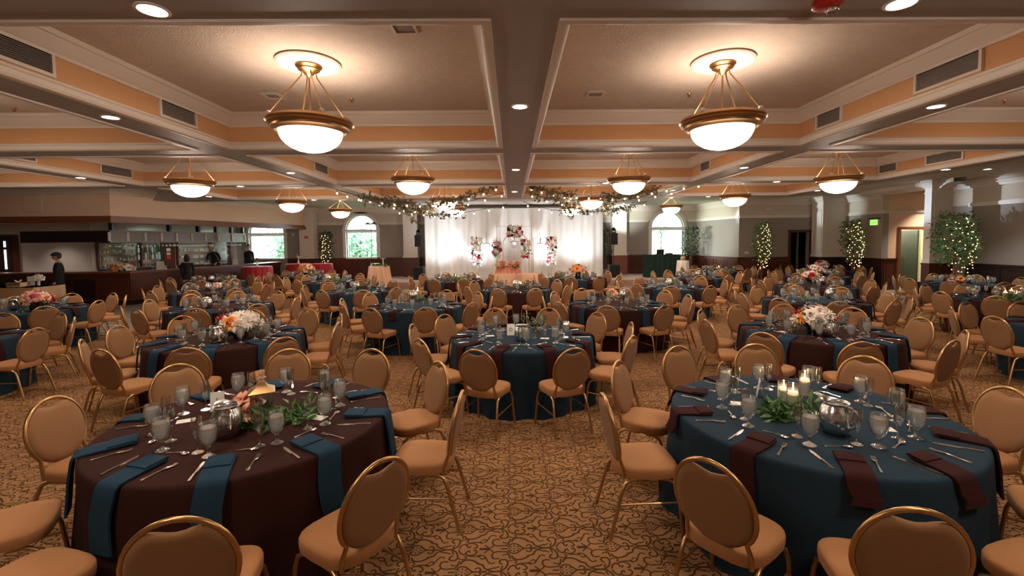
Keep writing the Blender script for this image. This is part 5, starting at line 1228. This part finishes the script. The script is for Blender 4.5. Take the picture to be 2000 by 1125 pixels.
# ================================================================== trees with fairy lights
def tree(label,x,y,z0,zb,zt,rx,m,n,lights,seed,lean=0,top=None,leafs=.13):
    t=thing('potted_tree',label,'tree',(x,y,z0),0,'potted ficus trees'); rnd=random.Random(seed); H=zt-z0; hb=zb-z0
    MB().lathe([(0,.002),(.16,.002),(.20,.30),(.18,.30),(.15,.03),(0,.03)],18).build('pot','pot',t); MB().lathe([(0,.26),(.18,.26),(.17,.275),(0,.28)],14).build('soil','bark',t)
    b=MB(); 
    for k_ in range(3):
        a=k_*2.1; b.tube([(.04*cos(a),.04*sin(a),.25),(.05*cos(a+1),.05*sin(a+1),hb*.6+.2),(.03*cos(a+2)+lean*.3,.03*sin(a+2),hb+.2),(lean*.7+.12*rx*cos(a),.1*sin(a),hb+(H-hb)*.7)],[.025,.022,.018,.008],6)
    b.build('trunk','bark',t)
    def w(z):  # half-width of the crown at height fraction
        return rx*(.45+.75*sin(pi*min(1,z*.9+.10))*(.65+.35*z)) if top is None else rx*top(z)
    def f(q):
        z=q.random()**.85; a=q.uniform(0,6.28); r=w(z)*sqrt(q.uniform(.15,1)); return (lean*z+r*cos(a),r*sin(a)*.8,hb+(H-hb)*z)
    stuff(obj('foliage',leaves_mesh('foliage',m,n,f,leafs,.42,seed=seed,droop=.5),t))
    if lights:
        s=thing('fairy_light_string','warm fairy lights wound round the tree: '+label,'fairy lights',(x,y,z0),0,'fairy lights on the trees')
        s['label']='warm fairy lights on the '+label.replace('potted ','')
        b=MB(); path=[]
        for i in range(lights):
            z=(i+.5)/lights; a=i*2.39996; r=w(z)*.93
            r*=rnd.uniform(.35,1); px_=lean*z+r*.85*cos(a); p=(px_,-abs(w(z)*.93*sin(a))*.8-.02,hb-.25+(H-hb+.1)*z+rnd.uniform(-.05,.05)); path.append(p); b.ball(p,.0125,6,4)
        stuff(b.build('bulbs','fairy_glow',s)); b=MB(); b.tube(path,.003,3); b.build('wire','leaf_dark',s)
bush=lambda z:.55+.6*sin(pi*(.12+.8*z))*(.75+.35*z)
tree('potted ficus left of the dark doorway',10.75,19.3,0,1.0,2.75,.42,'leaf',620,80,1,.05,lambda z:.42+.62*sin(pi*(.1+.78*z)))
tree('potted ficus between fire extinguisher and exit sign',13.55,17.75,0,1.1,2.72,.46,'leaf',620,80,2,-.05,lambda z:.35+.75*sin(pi*(.08+.80*z))**1)
tree('potted ficus by the right wall in front of the alcove column',13.3,13.35,0,1.2,2.74,.58,'leaf',900,60,3,-.1,bush)
tree('potted ficus beside the left red cocktail tables',-9.25,22.8,0,1.25,2.62,.34,'leaf_dark',420,46,4,0,lambda z:.55+.5*sin(pi*(.15+.7*z)))
tree('potted ficus without lights right of the green booth',8.75,22.0,.301,1.25,2.65,.42,'leaf_dark',520,0,5,0,lambda z:.35+.75*sin(pi*(.1+.75*z)))
tree('potted slim ficus behind the right loudspeaker',4.62,22.45,.301,1.0,2.6,.2,'leaf_dark',240,0,6,0,lambda z:1)

# ================================================================== festoon lights and leafy garlands under the ceiling
BULB=MB().lathe([(0,-.075),(.018,-.068),(.03,-.045),(.027,-.022),(.014,-.008),(.012,0),(0,0)],10).mesh('bulb','bulb_glow')
SOCK=MB().lathe([(0,0),(.014,0),(.014,.03),(.006,.04),(.004,.07),(0,.07)],8).mesh('socket','black')
def strand(label,pts,nb,glow=1.2):
    P=[at(*p) for p in pts]; t=thing('festoon_light_strand',label,'string lights',P[0],0,'festoon light strands'); o=P[0]
    cur=[]
    def cr(p0,p1,p2,p3,s): return .5*((2*p1)+(-p0+p2)*s+(2*p0-5*p1+4*p2-p3)*s*s+(-p0+3*p1-3*p2+p3)*s**3)
    for i in range(len(P)-1):
        for q in range(8): cur.append(cr(P[max(i-1,0)],P[i],P[i+1],P[min(i+2,len(P)-1)],q/8))
    cur.append(P[-1]); MB().tube([c-o for c in cur],.008,5).build('cable','black',t)
    for i in range(nb):
        f=(i+.6)/nb*(len(cur)-1); c=cur[int(f)].lerp(cur[min(int(f)+1,len(cur)-1)],f-int(f))-o
        obj('socket',SOCK,t,c-Vector((0,0,.075))); o_=obj('bulb',BULB,t,c-Vector((0,0,.072))); o_.scale=(.78,)*3
    return cur
def vine(label,cur,f0,f1,n,seed,m='leaf_dry',hang=None):
    n0,n1=int(f0*(len(cur)-1)),int(f1*(len(cur)-1)); seg=cur[n0:n1+1]; o=seg[0]
    t=thing('leaf_garland',label,'garland',o,0,'leaf garlands under the ceiling'); MB().tube([c-o+Vector((0,-.02,.012*sin(i*1.3))) for i,c in enumerate(seg)],.009,5).build('vine','bark',t)
    def f(q):
        c=seg[q.randrange(len(seg))]-o; return (c.x+q.gauss(0,.07),c.y+q.gauss(0,.06),c.z+q.gauss(-.01,.06))
    stuff(obj('leaves',leaves_mesh('leaves',m,n,f,.12,.6,seed=seed),t))
    if hang:
        for hf,hl in hang:
            c=seg[int(hf*(len(seg)-1))]-o; MB().tube([c,c+Vector((.03,0,-hl*.5)),c+Vector((.0,0,-hl))],.007,4).build('tendril','bark',t)
            stuff(obj('leaves',leaves_mesh('leaves',m,int(90*hl),lambda q:(c.x+q.gauss(0,.05),c.y+q.gauss(0,.05),c.z-hl*q.random()),.11,.6,seed=seed+3),t))
Y1,Y2,Y3=12.6,14.2,16.2
c1=strand('front left festoon strand above the backdrop',[(650,368,Y1),(705,384,12.9),(770,393,13.1),(840,396,13.2),(905,385,13.3),(975,362,13.4)],14)
vine('leafy garland on front left festoon strand',c1,.22,.52,260,1,hang=[(.95,.35)]); vine('leafy garland on right end of front left festoon strand',c1,.6,.95,220,2)
c2=strand('middle left festoon strand with drooping garland',[(690,381,13.6),(760,398,Y2),(806,408,Y2),(860,404,Y2),(920,392,Y2),(988,375,14.6)],11)
vine('drooping leafy garland on middle left strand',c2,.18,.62,260,3,hang=[(.55,.42)])
c3=strand('rear left festoon strand before the drape',[(770,410,15.4),(820,414,Y3),(870,419,Y3),(930,411,Y3),(990,398,15.7)],9)
vine('sparse leafy garland on rear left strand',c3,.3,.65,120,4)
c4=strand('front right festoon strand, upper',[(1030,361,13.4),(1085,376,13.3),(1150,381,13.2),(1215,382,13.0),(1290,368,12.8),(1372,356,Y1)],14)
vine('leafy garland on left end of front right strand',c4,.05,.32,170,5); vine('leafy garland on right part of front right strand',c4,.5,.78,220,6,hang=[(.1,.2)])
c5=strand('middle right festoon strand with bulbs',[(1028,374,14.6),(1080,390,Y2),(1140,399,Y2),(1200,395,Y2),(1260,382,13.9),(1320,370,13.5)],10)
vine('leafy garland on middle right strand, left part',c5,.08,.45,200,7); vine('leafy garland tuft on middle right strand',c5,.5,.62,90,8,hang=[(.5,.35)])
c6=strand('rear right festoon strand before the drape',[(1022,394,15.7),(1075,409,Y3),(1140,413,Y3),(1205,408,Y3),(1265,393,15.5)],10)
vine('sparse leafy garland on rear right strand',c6,.35,.9,170,9,m='leaf_pale',hang=[(.15,.3)])

# ================================================================== wall fittings at the right
t=thing('exit_sign','green lit exit sign on right wall above lit tree','sign',(XR-.06,17.62,2.62)); MB().box(-.02,.05,-.20,.20,-.12,.12).build('case','white_trim',t); MB().box(-.026,-.02,-.18,.18,-.10,.10).build('face','exit_glow',t)
o=obj('lettering',text_mesh('EXIT',.14,'leaf_dark'),t); o.rotation_euler=(pi/2,0,-pi/2); o.location=(-.029,0,0)
MB().box(-.10,.05,-.24,.2,.13,.17).build('lamp_bracket','black',t)
t=thing('fire_extinguisher','red fire extinguisher hanging beside the column','extinguisher',(XR-.12,19.0,1.58)); MB().lathe([(0,0),(.055,0),(.06,.01),(.06,.30),(.045,.35),(.02,.37),(.02,.39),(0,.39)],16).build('cylinder','red_enamel',t); MB().lathe([(.0605,.18),(.061,.18),(.061,.30),(.0605,.30)],16,cap=False).build('label','card_paper',t)
MB().box(-.02,.02,-.06,.03,.38,.41).box(-.015,.015,-.07,.03,.43,.445).build('valve_lever','black',t); MB().tube([(0,-.05,.39),(-.02,-.09,.32),(-.02,-.08,.12)],.01,6).build('hose','black',t); MB().box(.055,.119,-.03,.03,.10,.40).build('bracket','black',t)
t=thing('extinguisher_sign','small red and white extinguisher sign on right wall','sign',(XR-.01,18.95,2.28)); MB().box(-.012,.008,-.09,.09,-.10,.10).build('plate','card_paper',t); MB().box(-.016,-.012,-.065,.065,-.07,.08).build('red_panel','red_sign',t); MB().prism([(-.02,-.018),(-.016,-.018),(-.016,.018),(-.02,.018)],-.03,.05).build('symbol','card_paper',t)
t=thing('red_alarm_plate','small red alarm plate on column beside the bar window','alarm',(-10.2,22.73,2.33)); MB().box(-.09,.09,-.02,.018,-.06,.06).build('plate','red_sign',t); MB().box(-.06,.06,-.026,-.02,-.012,.012).build('bar','card_paper',t)
t=thing('wall_thermostat','small white thermostat on wall beside bar window','thermostat',(-11.1,YFAR-.02,2.5)); MB().box(-.05,.05,-.01,.018,-.07,.07).build('case','white_trim',t); MB().box(-.03,.03,-.014,-.01,0,.05).build('display','grey_wood',t)
t=thing('light_switch','small white switch plate beside lit ficus and doorway','switch',(10.45,19.985,1.42)); MB().box(-.08,.08,-.008,.012,-.05,.05).build('plate','white_trim',t); MB().box(-.03,.03,-.014,-.008,-.02,.02).build('rocker','grey_wood',t)
t=thing('wall_speaker','small pale emergency lamp high on wall by doorway','lamp',(11.35,19.95,3.32)); MB().box(-.12,.12,-.06,.045,-.06,.06).build('case','moulding',t); 
for dx in (-.07,.07): MB().lathe([(.03,0),(.045,.04),(.0,.05)],10,M=Matrix.Translation((dx,-.06,-.01))@Matrix.Rotation(pi/2,4,'X')).build('lamp_head','moulding',t)
t['label']='small pale emergency lamp high on wall by doorway'; t.name='emergency_lamp'
t=thing('access_panel','flat pale access panel high on bulkhead above bar','panel',(-14.45,13.985,3.32)); MB().box(-.26,.26,-.012,.012,-.25,.25).build('door','bulkhead_paint',t); MB().box(-.29,.29,-.008,.012,-.28,.28).build('frame','soffit_paint',t)
t=thing('corridor_plant','dark leafy plant in corridor seen through right door','plant',(15.75,18.55,0)); MB().lathe([(0,.002),(.12,.002),(.15,.6),(0,.6)],14).build('stand','grey_wood',t); stuff(obj('leaves',leaves_mesh('leaves','leaf_dark',60,ellip(.2,.2,.28,.95,.1),.16,.5,seed=5),t))

# ================================================================== people
def human(label,loc,rz,height,pose,hair,clothes,cap=False,skin_face=True,shirt=False):
    """facing -y in local space; skeleton grown with the skin modifier, then coloured by region"""
    t=thing('person',label,'person',loc,rz); s=height/1.80
    V=[];E=[];Rr=[]
    def v(p,r,par=None):
        V.append(Vector(p)*s); Rr.append((r*s,r*s) if not isinstance(r,tuple) else (r[0]*s,r[1]*s))
        if par is not None: E.append((par,len(V)-1))
        return len(V)-1
    lean=pose.get('lean',0.); hp=v((0,0,.98),(.142,.142)); w=v((0,-lean*.12,1.12),(.132,.132),hp); ch=v((0,-lean*.30,1.32),(.15,.15),w); up=v((0,-lean*.42,1.45),(.10,.10),ch); nk=v((0,-lean*.5-.0,1.53),(.058,.058),up); hd0=v((0,-lean*.56-.01,1.60),(.055,.055),nk)
    for sx in (-1,1):
        L=pose['legs'][0 if sx<0 else 1]
        a=v((sx*.09,0,.90),(.10,.10),hp); kn=v((sx*.10,L[0],.50),(.07,.07),a); an=v((sx*.10,L[1],.10),(.045,.045),kn); v((sx*.10,L[1]-.05,.045),(.042,.04),an); v((sx*.11,L[1]-.17,.035),(.04,.03),len(V)-1)
        A=pose['arms'][0 if sx<0 else 1]
        sh=v((sx*.19,-lean*.40,1.42),(.07,.07),up); el=v((sx*A[0][0],A[0][1],A[0][2]),(.048,.048),sh); wr=v((sx*A[1][0],A[1][1],A[1][2]),(.032,.032),el)
        d=(V[wr]-V[el]).normalized(); side=Vector((0,1,0)) if abs(d.y)<.7 else Vector((0,0,1)); side=(side-d*side.dot(d)).normalized()
        pm=len(V); V.append(V[wr]+d*.06*s); Rr.append((.034*s,.02*s)); E.append((wr,pm))
        for q,(o_,ln) in enumerate(((-.030,.07),(-.010,.085),(.010,.08),(.030,.065))):
            k0=len(V); V.append(V[pm]+d*.045*s+side*o_*s); Rr.append((.009*s,.009*s)); E.append((pm,k0)); V.append(V[k0]+d*ln*.8*s+Vector((0,-.012,-.008))*s); Rr.append((.008*s,.008*s)); E.append((k0,k0+1))
        k0=len(V); V.append(V[pm]-side*.045*s-d*.005*s); Rr.append((.011*s,.011*s)); E.append((pm,k0)); V.append(V[k0]+(d*.045-side*.012)*s); Rr.append((.009*s,.009*s)); E.append((k0,k0+1))
    me=bpy.data.meshes.new('body'); me.from_pydata(V,E,[]); o=bpy.data.objects.new('body',me); COL.objects.link(o)
    o.modifiers.new('skin','SKIN'); o.modifiers.new('sub','SUBSURF').levels=1
    for i,sv in enumerate(me.skin_vertices[0].data): sv.radius=Rr[i]; sv.use_root=(i==0)
    dg=bpy.context.evaluated_depsgraph_get(); em=bpy.data.meshes.new_from_object(o.evaluated_get(dg)); bpy.data.objects.remove(o)
    b=MB(); b.add([x.co for x in em.vertices],[tuple(p.vertices) for p in em.polygons]); nb=len(b.v)
    # head: a sphere shaped into skull, brow, nose, chin, with ears
    hc=V[hd0]+Vector((0,-.02,.10))*s; turn=pose.get('turn',0.); HM=Matrix.Translation(hc)@Matrix.Rotation(turn,4,'Z')@Matrix.Rotation(pose.get('nod',0.),4,'X')
    nu,nv=24,18; hv=[]
    hb=MB(); hb.ball((0,0,0),1,nu,nv)
    for x,y,z in hb.v:
        X,Yy,Z=x*.077,y*.098,z*.122
        if z<0: X*=1-.28*z*z; Yy=Yy*(1-.12*z*z)-.012*z*z
        if y<0:
            nz=math.exp(-((x/.16)**2)-((z+.18)/.20)**2); Yy-=.022*nz*(-y)
            Yy+=.008*math.exp(-((abs(x)-.36)/.16)**2-((z-.05)/.12)**2); Yy-=.006*math.exp(-((z+.52)/.07)**2-(x/.35)**2)+.008*math.exp(-((z+.85)/.14)**2-(x/.4)**2)
        hv.append((X*s,Yy*s,Z*s))
    hb.v=hv
    for sx in (-1,1): hb.ball((sx*.078*s,.008*s,-.01*s),(.012*s,.02*s,.032*s),8,6)
    b.add([HM@Vector(p) for p in hb.v],hb.f)
    me=b.mesh('body',[clothes,'skin'],angle=70); bpy.data.meshes.remove(em)
    wr=[V[i] for i in range(len(V))]
    idx=[]
    hands=[]
    for sx in (-1,1): 
        A=pose['arms'][0 if sx<0 else 1]; hands.append(Vector((sx*A[1][0],A[1][1],A[1][2]))*s)
    fr=[]
    for A_,h in zip(pose['arms'],hands): fr.append(h)
    for p in me.polygons:
        c=p.center
        k_=0
        if c.z>1.505*s and (c-V[nk]).length<.3*s: k_=1
        for j,h in enumerate(hands):
            sx=-1 if j==0 else 1; A=pose['arms'][j]; e=Vector((sx*A[0][0],A[0][1],A[0][2]))*s; d=(h-e).normalized()
            if (c-h).dot(d)>-.005 and (c-h).length<.24*s and c.z<1.5*s: k_=1
        p.material_index=k_
    obj('body',me,t)
    # eyes, hair or cap, collar
    eb=MB()
    for sx in (-1,1): eb.ball((sx*.03*s,-.089*s,.008*s),(.011*s,.006*s,.006*s),8,6)
    eb.xf(HM); eb.build('eyes','hair',t)
    hb=MB(); hb.ball((0,.012*s,.012*s),(.086*s,.104*s,.122*s),20,14)
    keep=[i for i,(x,y,z) in enumerate(hb.v) if z>.045*s or (y>.0 and z>(-.07 if not pose.get('long') else -.2)*s)]
    ks=set(keep); fs=[f for f in hb.f if all(i in ks for i in f)]; b2=MB(); b2.add(hb.v,fs); b2.xf(HM); b2.build('hair',hair,t)
    if cap:
        cb=MB(); cb.ball((0,.0,.058*s),(.096*s,.122*s,.078*s),20,10); cb.ball((0,-.105*s,.045*s),(.065*s,.05*s,.012*s),14,6); cb.xf(HM); cb.build('flat_cap','black',t)
    if pose.get('long'):
        hb=MB(); hb.ball((0,.05*s,-.05*s),(.10*s,.075*s,.20*s),16,10); hb.xf(HM); hb.build('long_hair',hair,t)
    if shirt:
        MB().lathe([(.062*s,-.035*s),(.066*s,0),(.058*s,.035*s),(.055*s,.035*s),(.06*s,-.03*s)],16,tuple(V[nk]),cap=False).build('shirt_collar','shirt',t)
    jb=MB(); jb.lathe([(.17*s,0),(.185*s,.06*s),(.17*s,.20*s),(.155*s,.22*s)],20,cap=False); jb.v=[(x,y*.75,z+.80*s) for x,y,z in jb.v]; jb.build('jacket_hem',clothes,t)
    return t
walk={'legs':[(-.10,-.20),(.06,.28)],'arms':[((.22,.05,1.14),(.21,.06,.90)),((.22,-.03,1.14),(.20,-.09,.91))]}
stand={'legs':[(-.01,.02),(-.01,.02)],'arms':[((.205,.02,1.14),(.185,-.04,.90)),((.205,.02,1.14),(.185,-.04,.90))]}
work={'lean':.55,'nod':-.45,'legs':[(-.02,.02),(-.02,.02)],'arms':[((.27,-.20,1.16),(.20,-.42,1.03)),((.27,-.20,1.16),(.22,-.42,1.03))]}
human('person in black suit and flat cap walking left before the bar',(-14.05,14.25,0),-pi/4-.08,1.80,walk,'hair','suit',cap=True,shirt=True)
human('person with long dark hair in black seen from behind at the bar',(-12.05,17.0,0),pi+.62,1.64,{**stand,'long':True},'hair','suit')
human('bartender in black shirt leaning over the bar counter',(-13.3,20.6,.151),.1,1.86,work,'bark','suit')
human('person in black standing behind the bar before bright window',(-12.75,22.2,.151),-.1,1.85,{**stand,'turn':.2},'hair','suit')
